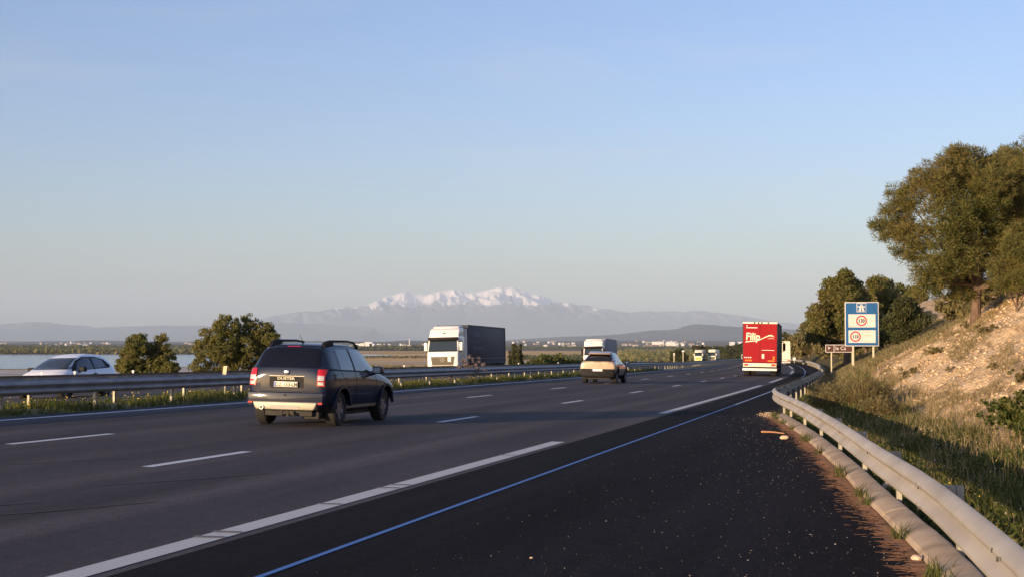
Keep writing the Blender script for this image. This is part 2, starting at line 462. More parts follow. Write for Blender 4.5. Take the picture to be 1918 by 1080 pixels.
def st_grid(name, ss, cols, zf, mats, uvst=False, attr=None, smooth=True):
    """grid over road coordinates; cols(s) gives the t values of a row"""
    rows = []
    T = np.array([cols(s) for s in ss]); S_ = np.repeat(np.asarray(ss, float)[:, None], T.shape[1], 1)
    z = zf(S_, T); x, y, _ = W(S_, T, z=z)
    v = np.stack([x, y, z], -1).reshape(-1, 3); n, m = T.shape
    i = np.arange(n - 1)[:, None] * m + np.arange(m - 1)[None, :]
    f = np.stack([i, i + 1, i + m + 1, i + m], -1).reshape(-1, 4)
    o = fast_mesh(name, v, 4, mats, faces=f)
    if smooth: o.data.polygons.foreach_set('use_smooth', np.ones(len(o.data.polygons), dtype=bool))
    if uvst:
        uv = np.stack([T, S_], -1).reshape(-1, 2)[f.ravel()]
        l = o.data.uv_layers.new(name='uv'); l.data.foreach_set('uv', uv.astype(np.float32).ravel())
    if attr:
        for an, fn in attr.items():
            a = o.data.attributes.new(an, 'FLOAT', 'POINT'); a.data.foreach_set('value', fn(S_, T).astype(np.float32).ravel())
    return o

S_ROAD = list(np.arange(-30, 120, 2.0)) + list(np.arange(120, 500, 5.0)) + list(np.arange(500, 1500, 10.0))
S_ROAD = [float(a) for a in S_ROAD]

# ground materials
def ground_mat():
    m = mat('bank_ground', rough=0.95, spec=0.2)
    g = N(m, 'ShaderNodeNewGeometry'); v = g.outputs['Position']
    at = N(m, 'ShaderNodeAttribute', attribute_name='rock')
    n1 = noise(m, 1.1, 6, v, 0.6); n2 = noise(m, 7, 6, v, 0.65); n3 = noise(m, 0.35, 3, v)
    grass = ramp(m, n1, [(0.25, (0.03, 0.032, 0.012)), (0.5, (0.07, 0.062, 0.024)), (0.72, (0.16, 0.115, 0.05))])
    soil = ramp(m, n3, [(0.35, (0.44, 0.28, 0.15)), (0.6, (0.58, 0.41, 0.22))])
    vo = N(m, 'ShaderNodeTexVoronoi'); vo.inputs['Scale'].default_value = 6; L(m, v, vo.inputs['Vector'])
    rk = ramp(m, n2, [(0.30, (0.12, 0.075, 0.04)), (0.40, (0.48, 0.34, 0.19)), (0.54, (0.70, 0.52, 0.31)), (0.75, (0.80, 0.66, 0.45))])
    vr = N(m, 'ShaderNodeVectorRotate', rotation_type='Z_AXIS'); vr.inputs['Angle'].default_value = TH0; L(m, v, vr.inputs['Vector'])
    ms_ = N(m, 'ShaderNodeMapping'); ms_.inputs['Scale'].default_value = (1.6, 0.16, 2.4); ms_.inputs['Rotation'].default_value = (0.10, 0, 0.05); L(m, vr.outputs[0], ms_.inputs[0])
    strata = noise(m, 1.3, 6, ms_.outputs[0], 0.65)
    rk = mix(m, 0.42, rk, soil)
    rk = mix(m, ramp(m, strata, [(0.36, (0.75, 0.75, 0.75)), (0.50, (0, 0, 0))]), rk, (0.17, 0.115, 0.05))
    rk = mix(m, ramp(m, strata, [(0.56, (0, 0, 0)), (0.70, (0.8, 0.8, 0.8))]), rk, (0.74, 0.60, 0.43))
    ms = N(m, 'ShaderNodeMath', operation='ADD'); L(m, at.outputs['Fac'], ms.inputs[0])
    m2 = N(m, 'ShaderNodeMath', operation='MULTIPLY_ADD'); m2.inputs[1].default_value = 0.9; m2.inputs[2].default_value = -0.45; L(m, n1, m2.inputs[0]); L(m, m2.outputs[0], ms.inputs[1])
    msk = ramp(m, ms.outputs[0], [(0.42, (0, 0, 0)), (0.58, (1, 1, 1))])
    L(m, mix(m, msk, grass, rk), BS(m).inputs['Base Color'])
    bump(m, n2, 1.0, 0.12)
    return m
M['bank'] = ground_mat()
M['verge'] = noisy('verge_soil', [(0.25, (0.03, 0.04, 0.012)), (0.5, (0.07, 0.075, 0.025)), (0.75, (0.15, 0.12, 0.055))], 1.3, 0.95, 6, 0.5, kind='Object')
M['needles'] = noisy('needle_litter_soil', [(0.3, (0.04, 0.025, 0.018)), (0.55, (0.11, 0.055, 0.032)), (0.75, (0.24, 0.13, 0.07))], 14, 0.95, 6, 0.6)

# ground sheets
def rcols(s):
    k = float(kerb_t(s)) + 0.12
    u = np.concatenate([np.arange(0, 9.0, 0.16), np.arange(9.0, 16, 0.5), [16, 18, 20, 23, 27, 32, 40, 50, 65, 85, 110]])
    return k + u
ss = list(np.arange(-30, 6, 2.0)) + list(np.arange(6, 70, 0.2)) + list(np.arange(70, 130, 0.8)) + list(np.arange(130, 400, 4.0)) + list(np.arange(400, 1480, 15.0))
o = st_grid('bank_ground', ss, rcols, right_z, M['bank'], attr={'rock': rock_mask}); tag(o, kind='structure')
def lcols(s): return np.concatenate([[-34.8], np.arange(-35.3, -46, -0.6), [-47, -50, -54, -60, -68, -78, -95]])[::-1]
o = st_grid('embankment', list(np.arange(-30, 200, 1.5)) + list(np.arange(200, 1480, 10.0)), lcols, left_z, M['verge']); tag(o, kind='structure')
def mcols(s): return np.arange(-20.9, -17.2, 0.2)
o = st_grid('median_ground', list(np.arange(-30, 140, 0.8)) + list(np.arange(140, 1480, 8.0)), mcols,
            lambda s, t: surf_z(s, t) + 0.05 * np.sin(np.clip((t + 20.9) / 3.5, 0, 1) * np.pi) - 0.03 + 0.03 * fbm(s * 0.5, t * 1.2, 3, 9), M['verge']); tag(o, kind='structure')
# the two carriageways and the lay-by
def ccols(s): return np.linspace(-17.25, -5.05, 12)
o = st_grid('road', S_ROAD, ccols, surf_z, M['asphalt'], True); tag(o, kind='structure')
def shcols(s): return np.linspace(-5.05, float(kerb_t(s)) + 0.14, 7)
o = st_grid('hard_shoulder', [a for a in np.arange(-30, 120, 1.0)] + list(np.arange(120, 500, 5.0)) + list(np.arange(500, 1480, 10.0)), shcols, lambda s, t: surf_z(s, t) + 0.000, M['asphalt_layby'], True); tag(o, kind='structure')
def ocols(s): return np.linspace(-35.0, -20.7, 10)
o = st_grid('far_carriageway', S_ROAD, ocols, lambda s, t: opp_z(s, t) + 0.03, M['asphalt'], True); tag(o, kind='structure')

# strip of rusty needles lying along the kerb foot
def nl(s): 
    k = float(kerb_t(s)); w = 0.02 + 0.10 * float(vnoise(s * 1.3, 3.3, 2)) + 0.08 * float(vnoise(s * 5, 1.3, 4))
    return np.linspace(k - w, k + 0.1, 3)
o = st_grid('needle_litter', list(np.arange(4, 39, 0.12)), nl, lambda s, t: surf_z(s, t) + 0.005, M['needles']); tag(o, kind='structure')

# painted lines: sheets 4 mm above the asphalt
def line(name, s0, s1, tc, w, m, zf=surf_z, dz=0.005, step=1.5):
    n = max(2, int((s1 - s0) / step) + 1)
    o = st_grid(name, list(np.linspace(s0, s1, n)), lambda s: np.array([tc - w / 2, tc + w / 2]), lambda s, t: zf(s, t) + dz, m, True)
    return tag(o, kind='structure')
line('edge_marking', -30, 900, -16.62, 0.2, M['line_far'])
line('paint_stripe', -30, 46, -4.08, 0.055, M['line_blue'])
line('paint_stripe', 46, 420, -4.08, 0.075, M['line_blue_faded'])
for a, b in ((-14.2, 24.8), (37.9, 76.0), (84.5, 101.5), (125, 148), (164, 203), (216, 255), (268, 307)):
    line('edge_marking', a, b, -5.28, 0.24 if a < 30 else 0.22, M['line_white'])
for k in range(-2, 40):
    line('lane_marking', 3.9 + 13 * k, 7.0 + 13 * k, -9.0, 0.16, M['line_far'])
    line('lane_marking', 6.6 + 13 * k, 9.7 + 13 * k, -12.75, 0.16, M['line_far'])
for a in (-24.6, -28.2):
    for k in range(0, 30): line('lane_marking', 4 + 13 * k, 7 + 13 * k, a, 0.14, M['line_far'], lambda s, t: opp_z(s, t) + 0.03)
line('edge_marking', -30, 700, -21.1, 0.2, M['line_far'], lambda s, t: opp_z(s, t) + 0.03)

# tyre rubber across the edge line, faint scuffs
def mark(name, pts, w, m, step=0.25):
    pts = [Vector((a, b)) for a, b in pts]; V = []; F = []
    for i in range(len(pts) - 1):
        for k in range(8):
            p = pts[i].lerp(pts[i+1], k / 8); d = (pts[i+1] - pts[i]).normalized(); n_ = Vector((-d.y, d.x)) * w / 2
            for q_ in (p - n_, p + n_):
                x, y, z = W(np.array(q_.x), np.array(q_.y), 0.0); V.append((float(x), float(y), float(z) + 0.009))
    for i in range(len(V) // 2 - 1): F.append((2*i, 2*i+1, 2*i+3, 2*i+2))
    return tag(mesh_obj(name, V, F, m), kind='structure')
M['rubber_mark'] = mat('rubber_streak', (0.21, 0.20, 0.19), 0.9, spec=0.2)
M['scuff'] = mat('pale_scuff', (0.085, 0.075, 0.077), 0.9, spec=0.2)
for s_ in (11.0, 11.35, 13.75, 15.6, 16.0, 21.2): mark('tyre_mark', [(s_, -5.42), (s_ + .05, -5.14)], 0.10, M['rubber_mark'])
for a_ in ((9, -9.6, 13.0, -7.9), (10.5, -8.4, 13.4, -6.9), (15, -11.5, 19.0, -9.5), (14.5, -8.3, 17, -7.2)):
    mark('tyre_mark', [(a_[0], a_[1]), ((a_[0]+a_[2])/2, (a_[1]+a_[3])/2 + .12), (a_[2], a_[3])], 0.035, M['scuff'])
# kerb: precast blocks
def path_prof(name, ss, tf, prof, m, base=surf_z, parent=None, closed=True, lift=0.0):
    """sweep a (dt, dz) profile along t = tf(s)"""
    V = []; n = len(prof)
    for s in ss:
        t0 = float(tf(s)); zb = float(base(s, t0)) + lift
        for dt, dz in prof:
            x, y, _ = W(s, t0 + dt, z=0); V.append((float(x), float(y), zb + dz))
    F = []
    for i in range(len(ss) - 1):
        for k in range(n if closed else n - 1):
            k2 = (k + 1) % n
            F.append([i*n+k, i*n+k2, (i+1)*n+k2, (i+1)*n+k])
    if closed:
        F.append(list(range(n))[::-1]); F.append([(len(ss)-1)*n+k for k in range(n)])
    return mesh_obj(name, V, F, m, parent, smooth=False)
kerb_prof = [(0.0, -0.05), (0.006, 0.02), (0.03, 0.05), (0.10, 0.082), (0.19, 0.103), (0.24, 0.105), (0.262, 0.095), (0.265, -0.1)]
kp = empty('concrete_kerb', tuple(float(a) for a in W(20, 0)))
tag(kp, 'worn beige concrete kerb curving along the lay-by under the pale guardrail', 'kerb')
s = 3.0; q = 0
while s < 37.6:
    e = min(s + 5.93, 37.7)
    o = path_prof('kerb_block', list(np.linspace(s + 0.004, e - 0.004, 40)), lambda q_: kerb_t(q_) + 0.012 * fbm(np.array(q_ * 1.3), np.array(1.7), 3, 5), kerb_prof, M['concrete'], parent=None)
    o.data.polygons.foreach_set('use_smooth', np.ones(len(o.data.polygons), dtype=bool)); o.data.set_sharp_from_angle(angle=R(22))
    o.parent = kp; o.matrix_parent_inverse = kp.matrix_world.inverted() if False else Matrix.Translation(-Vector(kp.location))
    s += 5.95; q += 1

def adopt(o, p):
    """parent o to p keeping world-space mesh coordinates (p only translated)"""
    o.parent = p; o.matrix_parent_inverse = Matrix.Translation(-Vector(p.location)); return o

# W-beam guardrail; profile faces -t (towards the road) when side = 1
WPROF = [(0.0, 0.0), (-0.028, 0.015), (-0.075, 0.055), (-0.083, 0.075), (-0.075, 0.095), (-0.028, 0.135), (-0.004, 0.155),
         (-0.028, 0.175), (-0.075, 0.215), (-0.083, 0.235), (-0.075, 0.255), (-0.028, 0.295), (0.0, 0.310)]
def guardrail(name, label, tf, s0, s1, post_end, side, mrail, mpost, top, base, step=4.0, phase=0.0, reflectors=(), sd=None):
    s_list = [a for a in (np.arange(s0, 90, 0.5) if s0 < 90 else [])] + list(np.arange(max(90, s0), s1, 4.0))
    g = empty(name, tuple(float(a) for a in W(30, float(tf(30)))))
    tag(g, label, 'guardrail')
    zb = top - 0.31
    prof = [(side * a, b + zb) for a, b in WPROF]
    prof = prof + [(a + side * 0.004, b) for a, b in prof[::-1]]
    o = path_prof('rail', s_list, tf, prof, mrail, base); adopt(o, g)
    o.data.polygons.foreach_set('use_smooth', np.ones(len(o.data.polygons), dtype=bool))
    o.data.set_sharp_from_angle(angle=R(50))
    # overlap joints with bolts every 4 m, posts with spacers
    s = s0 + phase
    while s < post_end:
        t0 = float(tf(s)); hd = float(path(s)[3]); zr = float(base(s, t0))
        x, y, _ = W(s, t0, z=0); mt = Matrix.Translation((float(x), float(y), zr)) @ Matrix.Rotation(-hd, 4, 'Z')   # local x = +t, y = +s
        mb = MB()
        sx = side
        a, b = sorted((sx * 0.20, sx * 0.208)); mb.box(a, b, -0.05, 0.05, -0.25, top - 0.07, 0, mt)
        for yy in (-0.05, 0.044):
            a, b = sorted((sx * 0.20, sx * 0.26)); mb.box(a, b, yy, yy + 0.006, -0.25, top - 0.07, 0, mt)
        o = mb.build('post', mpost, None, fixn=True); adopt(o, g)
        if s < 60:
            sp = MB()
            for yy in (-0.045, 0.039):
                a, b = sorted((sx * 0.006, sx * 0.199)); sp.box(a, b, yy, yy + 0.006, top - 0.25, top - 0.07, 0, mt)
            a, b = sorted((sx * 0.006, sx * 0.012)); sp.box(a, b, -0.039, 0.039, top - 0.25, top - 0.07, 0, mt)
            o = sp.build('spacer', mpost, None); adopt(o, g)
        if s < 45 and s > 0:
            for dy in (-0.16, 0.16):
                for zz in (top - 0.075, top - 0.235):
                    bl = MB()
                    c = mt @ Vector((-sx * 0.084, dy, zz)); d = (mt.to_3x3() @ Vector((-sx, 0, 0)))
                    bl.tube([c, c + d * 0.012], 0.014, 6)
                    if side > 0 and s < 34: o = bl.build('bolt', M['bolt'], None); adopt(o, g)
        s += step
    for s in reflectors:
        t0 = float(tf(s)); x, y, _ = W(s, t0, z=0); zr = float(base(s, t0)) + top
        mb = MB(); c = Vector((float(x), float(y), zr))
        mb.tube([c + Vector((0, 0, -0.02)), c + Vector((0, 0, 0.02))], 0.02, 6); mb.tube([c + Vector((0, 0.02, 0.05)), c + Vector((0, -0.01, 0.05))], 0.035, 10)
        o = mb.build('reflector', M['reflector'], None); adopt(o, g)
    return g
gr_off = lambda s: kerb_t(s) + 0.055
guardrail('guardrail', 'pale steel guardrail curving round the lay-by on the right, above the concrete kerb', gr_off, 3.0, 900, 240, 1, M['galv'], M['post'], 0.665, surf_z, phase=0.9)
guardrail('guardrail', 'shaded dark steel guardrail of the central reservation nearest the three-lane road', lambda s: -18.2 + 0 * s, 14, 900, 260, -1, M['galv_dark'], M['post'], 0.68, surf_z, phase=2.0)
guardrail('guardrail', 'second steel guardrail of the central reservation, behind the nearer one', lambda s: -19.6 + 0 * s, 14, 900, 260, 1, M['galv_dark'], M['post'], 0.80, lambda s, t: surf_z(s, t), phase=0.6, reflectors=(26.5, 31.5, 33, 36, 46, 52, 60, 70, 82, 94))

# ------------------------------------------------------------ far country
def far_ground_mat():
    m = mat('plain_fields', rough=1.0, spec=0.1)
    g = N(m, 'ShaderNodeNewGeometry'); v = g.outputs['Position']
    mp = N(m, 'ShaderNodeMapping'); mp.inputs['Scale'].default_value = (0.0008, 0.0034, 0); L(m, v, mp.inputs[0])
    n1 = noise(m, 1.0, 5, mp.outputs[0], 0.6)
    mp2 = N(m, 'ShaderNodeMapping'); mp2.inputs['Scale'].default_value = (0.004, 0.02, 0); L(m, v, mp2.inputs[0])
    n2 = noise(m, 1.0, 6, mp2.outputs[0], 0.7)
    f = N(m, 'ShaderNodeMath', operation='MULTIPLY_ADD'); f.inputs[1].default_value = 0.5; L(m, n2, f.inputs[0])
    f2 = N(m, 'ShaderNodeMath', operation='MULTIPLY'); f2.inputs[1].default_value = 0.5; L(m, n1, f2.inputs[0]); L(m, f2.outputs[0], f.inputs[2])
    c = ramp(m, f.outputs[0], [(0.32, (0.08, 0.065, 0.035)), (0.40, (0.22, 0.15, 0.065)), (0.44, (0.60, 0.34, 0.13)), (0.53, (0.74, 0.45, 0.17)), (0.59, (0.40, 0.28, 0.13)), (0.66, (0.66, 0.54, 0.36))])
    # beyond the salt meadows: vineyards and scrub, darker and greyer
    sp = N(m, 'ShaderNodeSeparateXYZ'); L(m, v, sp.inputs[0])
    fr = N(m, 'ShaderNodeMapRange'); fr.inputs[1].default_value = 2900; fr.inputs[2].default_value = 3300; L(m, sp.outputs[1], fr.inputs[0])
    far = ramp(m, f.outputs[0], [(0.35, (0.05, 0.045, 0.035)), (0.5, (0.10, 0.08, 0.06)), (0.65, (0.20, 0.15, 0.11))])
    L(m, mix(m, fr.outputs[0], c, far), BS(m).inputs['Base Color'])
    return m
M['plain'] = far_ground_mat()
def flat_poly(name, pts, z, m):
    return mesh_obj(name, [(x, y, z) for x, y in pts], [list(range(len(pts)))], m)
# plain, rising very gently to the foothills
gx = np.concatenate([np.linspace(-40000, -6000, 12), np.linspace(-5000, 5000, 21), np.linspace(6000, 40000, 12)])
gy = np.concatenate([[-300, 0, 200, 500], np.arange(800, 6000, 400), np.arange(6000, 16000, 1000), np.arange(16000, 45001, 4000)])
GX, GY = np.meshgrid(gx, gy)
GZ = PLAIN_Z + 24 * _sm((GY - 4200) / 6000) * (0.4 + 0.9 * vnoise(GX / 2600, GY / 1700, 3))
n_, m_ = GX.shape
ii = np.arange(n_ - 1)[:, None] * m_ + np.arange(m_ - 1)[None, :]
o = fast_mesh('plain', np.stack([GX, GY, GZ], -1).reshape(-1, 3), 4, M['plain'], faces=np.stack([ii, ii + 1, ii + m_ + 1, ii + m_], -1).reshape(-1, 4)); tag(o, kind='structure')
# lake
wm = mat('lake_water', (0.05, 0.10, 0.17), 0.12, spec=0.5)
wv = N(wm, 'ShaderNodeNewGeometry').outputs['Position']
mpw = N(wm, 'ShaderNodeMapping'); mpw.inputs['Scale'].default_value = (0.4, 0.8, 1); L(wm, wv, mpw.inputs[0])
bump(wm, noise(wm, 1.0, 4, mpw.outputs[0]), 0.6, 0.4)
shore = []
for x in np.linspace(-2500, -330, 24): shore.append((x, 2190 + 25 * math.sin(x / 130) + 14 * math.sin(x / 47)))
shore += [(-200, 2140), (-160, 2000), (-230, 1800), (-170, 1600), (-210, 1400), (-150, 1230), (-190, 1120), (-260, 1065), (-300, 1010), (-360, 985), (-430, 900), (-520, 1010), (-700, 820), (-1200, 600), (-2500, 500)]
o = flat_poly('lake', shore, PLAIN_Z + 0.3, wm); tag(o, kind='structure')
o = flat_poly('shore_sand', [(-420, 700), (-120, 720), (-100, 1000), (-180, 1090), (-250, 1050), (-300, 990), (-360, 960), (-430, 870), (-560, 720)], PLAIN_Z + 0.12, noisy('pale_shore_sand', [(0.3, (0.30, 0.25, 0.20)), (0.7, (0.62, 0.56, 0.48))], 0.02, 0.95, 5)); tag(o, kind='structure')
o = flat_poly('salt_pan', [(-240, 1300), (300, 1280), (420, 1330), (180, 1400), (-100, 1370)], PLAIN_Z + 0.12, noisy('pale_salt_flat', [(0.3, (0.34, 0.28, 0.22)), (0.7, (0.52, 0.46, 0.40))], 0.01, 0.95, 5, cscale=(1, 6, 1))); tag(o, kind='structure')
for (x0, x1, y0, dy) in ((-250, 380, 1110, 9), (-200, 420, 1190, 12), (-90, 300, 1480, 12), (40, 360, 1040, 8)):
    o = flat_poly('water_channel', [(x0, y0), (x1, y0 + 14), (x1 + 20, y0 + dy + 14), ((x0 + x1) / 2, y0 + dy * 0.7), (x0, y0 + dy)], PLAIN_Z + 0.2, wm); tag(o, kind='structure')

# mountains: real height fields, far away
def px2dir(x): return (x - 959) / 2700
def range_mesh(name, prof, D, depth, mats, nx, ny, rough, seed, attr=True, base=-20, pw=1.0):
    px = [p[0] for p in prof]; py = [p[1] for p in prof]
    xs = np.linspace(px[0], px[-1], nx); v = np.linspace(-1, 1, ny)
    XX, VV = np.meshgrid(xs, v)
    Yw = D + VV * depth; Xw = px2dir(XX) * D
    crest = np.interp(XX, px, py); Hc = (640 - crest) / 2700 * D + 1.6
    ridge = np.clip(1 - np.abs(VV), 0, 1) ** pw
    nz = fbm(Xw / (depth * 0.35), Yw / (depth * 0.45), 6, seed, 0.6)
    nr = 1 - 2.4 * np.abs(fbm(Xw / (depth * 0.17) + Yw / (depth * 0.8), Yw / (depth * 0.7), 5, seed + 50, 0.6))
    Hh = base + (Hc - base) * (ridge * (1 + rough * (0.35 * nz + 0.5 * (nr - 0.75)) * (1 - np.exp(-8 * np.abs(VV))) * np.exp(-(np.abs(VV) / 0.42) ** 4)) + 0.012 * nz)
    Hh = np.minimum(Hh, base + (Hc - base) * (1.0 + 0.012 * nz))
    n, m = XX.shape
    i = np.arange(n - 1)[:, None] * m + np.arange(m - 1)[None, :]
    o = fast_mesh(name, np.stack([Xw, Yw, Hh], -1).reshape(-1, 3), 4, mats, faces=np.stack([i, i + 1, i + m + 1, i + m], -1).reshape(-1, 4))
    o.data.polygons.foreach_set('use_smooth', np.ones(len(o.data.polygons), dtype=bool))
    return tag(o, kind='structure')
def mountain_mat():
    m = mat('mountain_rock_and_snow', rough=0.9, spec=0.1)
    g = N(m, 'ShaderNodeNewGeometry'); v = g.outputs['Position']
    sp = N(m, 'ShaderNodeSeparateXYZ'); L(m, v, sp.inputs[0])
    mp = N(m, 'ShaderNodeMapping'); mp.inputs['Scale'].default_value = (0.0022, 0.0007, 0.0008); L(m, v, mp.inputs[0])
    n1 = noise(m, 1.0, 7, mp.outputs[0], 0.62)
    a = N(m, 'ShaderNodeMath', operation='MULTIPLY_ADD'); a.inputs[1].default_value = 1150; L(m, n1, a.inputs[0]); L(m, sp.outputs[2], a.inputs[2])
    fr = N(m, 'ShaderNodeMapRange'); fr.inputs[1].default_value = 1590; fr.inputs[2].default_value = 1650; L(m, a.outputs[0], fr.inputs[0])
    sn = N(m, 'ShaderNodeSeparateXYZ'); L(m, g.outputs['Normal'], sn.inputs[0])
    st = N(m, 'ShaderNodeMapRange'); st.inputs[1].default_value = 0.50; st.inputs[2].default_value = 0.60; L(m, sn.outputs[2], st.inputs[0])
    mu = N(m, 'ShaderNodeMath', operation='MULTIPLY'); L(m, fr.outputs[0], mu.inputs[0]); L(m, st.outputs[0], mu.inputs[1])
    rock = ramp(m, n1, [(0.3, (0.13, 0.15, 0.18)), (0.7, (0.16, 0.175, 0.20))])
    L(m, mix(m, mu.outputs[0], rock, (0.96, 0.90, 0.87)), BS(m).inputs['Base Color'])  # white snow, with a slight warm tint of sunlight put into its colour
    return m
M['mountain'] = mountain_mat()
M['foothill'] = noisy('foothill_scrub', [(0.3, (0.06, 0.075, 0.085)), (0.6, (0.10, 0.11, 0.11)), (0.75, (0.22, 0.21, 0.20))], 0.0012, 0.95, 6, kind='Object')
canigou = [(380, 625), (440, 610), (500, 593), (530, 586), (560, 583), (600, 581), (640, 574), (680, 571), (698, 566), (712, 557), (728, 553), (745, 549), (768, 544), (785, 547), (800, 551), (815, 546), (832, 540), (850, 539), (866, 541), (880, 547), (892, 543), (905, 541), (922, 537), (935, 535), (950, 537), (962, 535), (978, 540), (1000, 549), (1020, 555), (1045, 561), (1075, 567), (1100, 571), (1125, 578), (1150, 582), (1180, 585), (1210, 583), (1245, 582), (1280, 583), (1310, 580), (1350, 584), (1400, 592), (1450, 600), (1520, 606), (1600, 606), (1750, 608), (1900, 612)]
range_mesh('snowy_mountain', canigou, 42000, 5200, M['mountain'], 700, 110, 0.95, 4, base=-20, pw=0.8)
left_rng = [(-400, 622), (-200, 612), (-60, 608), (0, 604), (50, 600), (90, 602), (140, 607), (190, 611), (240, 609), (300, 608), (350, 606), (400, 607), (450, 606), (520, 604), (600, 605), (700, 612)]
range_mesh('far_hills', left_rng, 36000, 4000, M['foothill'], 160, 30, 0.6, 14)
near_rng = [(880, 640), (930, 637), (975, 634), (1020, 631), (1060, 629), (1100, 628), (1140, 626), (1175, 623), (1210, 619), (1245, 616), (1270, 613), (1288, 608), (1305, 606), (1322, 607), (1340, 607), (1356, 610), (1375, 611), (1400, 612), (1430, 615), (1470, 614), (1520, 617), (1600, 618), (1750, 620), (1900, 622)]
range_mesh('foothills', near_rng, 15000, 2600, M['foothill'], 220, 44, 0.7, 24)
low_rng = [(-300, 637), (0, 638), (120, 637), (200, 636), (320, 638), (480, 637), (560, 636), (640, 637), (700, 638), (760, 636), (820, 636), (900, 637), (980, 638), (1060, 637), (1180, 636), (1260, 637), (1400, 636), (1560, 636), (1750, 637)]
range_mesh('low_hills', low_rng, 9500, 1500, M['foothill'], 200, 20, 0.9, 34)

# the air between: one even pale volume round the whole scene
hz = MB().box(-34000, 34000, -400, 52000, -22, 1690)
ho = hz.build('haze', [], None)
hm = bpy.data.materials.new('haze'); hm.use_nodes = True
hn = hm.node_tree.nodes; hn.clear()
hout = hn.new('ShaderNodeOutputMaterial'); pv = hn.new('ShaderNodeVolumePrincipled')
pv.inputs['Color'].default_value = (0.70, 0.855, 1.0, 1); pv.inputs['Anisotropy'].default_value = -0.1; pv.inputs['Density'].default_value = 3.5e-5
hm.node_tree.links.new(pv.outputs[0], hout.inputs['Volume'])
ho.data.materials.append(hm); tag(ho, kind='stuff')

# ------------------------------------------------------------ vehicles
def frame_at(s, t, back=False, zf=surf_z):
    """matrix with x forward along the road, y left, z up"""
    p = Vector([float(a) for a in W(s, t, z=zf(s, t))])
    q = Vector([float(a) for a in W(s + 1, t, z=zf(s + 1, t))]); r = Vector([float(a) for a in W(s, t - 1, z=zf(s, t - 1))])
    f = (q - p).normalized(); l = (r - p).normalized()
    if back: f, l = -f, -l
    u = f.cross(l).normalized(); l = u.cross(f).normalized()
    return Matrix.Translation(p) @ Matrix((f, l, u)).transposed().to_4x4()
def put(o, Mx):
    o.location = Mx.to_translation(); o.rotation_euler = Mx.to_euler()

class Proj:
    """lays thin pieces of trim onto a body by casting rays"""
    def __init__(s, obj):
        bm = bmesh.new(); bm.from_mesh(obj.data); s.bvh = BVHTree.FromBMesh(bm); bm.free()
    def patch(s, name, poly, view, m, parent, off=0.006, thick=0.012, cell=0.07, far=3.5, smooth=True):
        """view: 'R','L' (poly x,z), 'B' back,'F' front (poly y,z), 'T' top (poly x,y)"""
        def P(a, b, w):
            return {'R': Vector((a, -w, b)), 'L': Vector((a, w, b)), 'B': Vector((-w, a, b)), 'F': Vector((w, a, b)), 'T': Vector((a, b, w))}[view]
        D = {'R': Vector((0, 1, 0)), 'L': Vector((0, -1, 0)), 'B': Vector((1, 0, 0)), 'F': Vector((-1, 0, 0)), 'T': Vector((0, 0, -1))}[view]
        W0 = far * (4 if view in 'BF' else 1.5)
        bm = bmesh.new()
        vs = [bm.verts.new(P(a, b, W0)) for a, b in poly]
        bm.faces.new(vs)
        bmesh.ops.triangulate(bm, faces=bm.faces)
        for _ in range(7):
            es = [e for e in bm.edges if e.calc_length() > cell]
            if not es: break
            bmesh.ops.subdivide_edges(bm, edges=es, cuts=1)
            bmesh.ops.triangulate(bm, faces=bm.faces)
        miss = []
        last = None
        for v in bm.verts:
            h, n, i, d = s.bvh.ray_cast(v.co, D, 60)
            if h is None: miss.append(v)
            else:
                if n.dot(D) > 0: n = -n
                v.co = h + (n * 0.4 - D * 0.6).normalized() * off
        if len(miss) == len(bm.verts): bm.free(); return None
        for _ in range(6):
            if not miss: break
            for v in list(miss):
                nb = [e.other_vert(v) for e in v.link_edges if e.other_vert(v) not in miss]
                if nb:
                    k = {'R': 1, 'L': 1, 'B': 0, 'F': 0, 'T': 2}[view]
                    v.co[k] = sum(q.co[k] for q in nb) / len(nb); miss.remove(v)
        # give it thickness inward
        ret = bmesh.ops.extrude_face_region(bm, geom=bm.faces[:])
        nv = [e for e in ret['geom'] if isinstance(e, bmesh.types.BMVert)]
        for v in nv: v.co -= D * thick * 0.0
        for v in bm.verts:
            if v not in nv: v.co += D * thick
        bmesh.ops.recalc_face_normals(bm, faces=bm.faces)
        me = bpy.data.meshes.new(name); bm.to_mesh(me); bm.free()
        me.materials.append(m)
        if smooth:
            me.polygons.foreach_set('use_smooth', np.ones(len(me.polygons), dtype=bool)); me.set_sharp_from_angle(angle=R(40))
        return link(bpy.data.objects.new(name, me), parent)

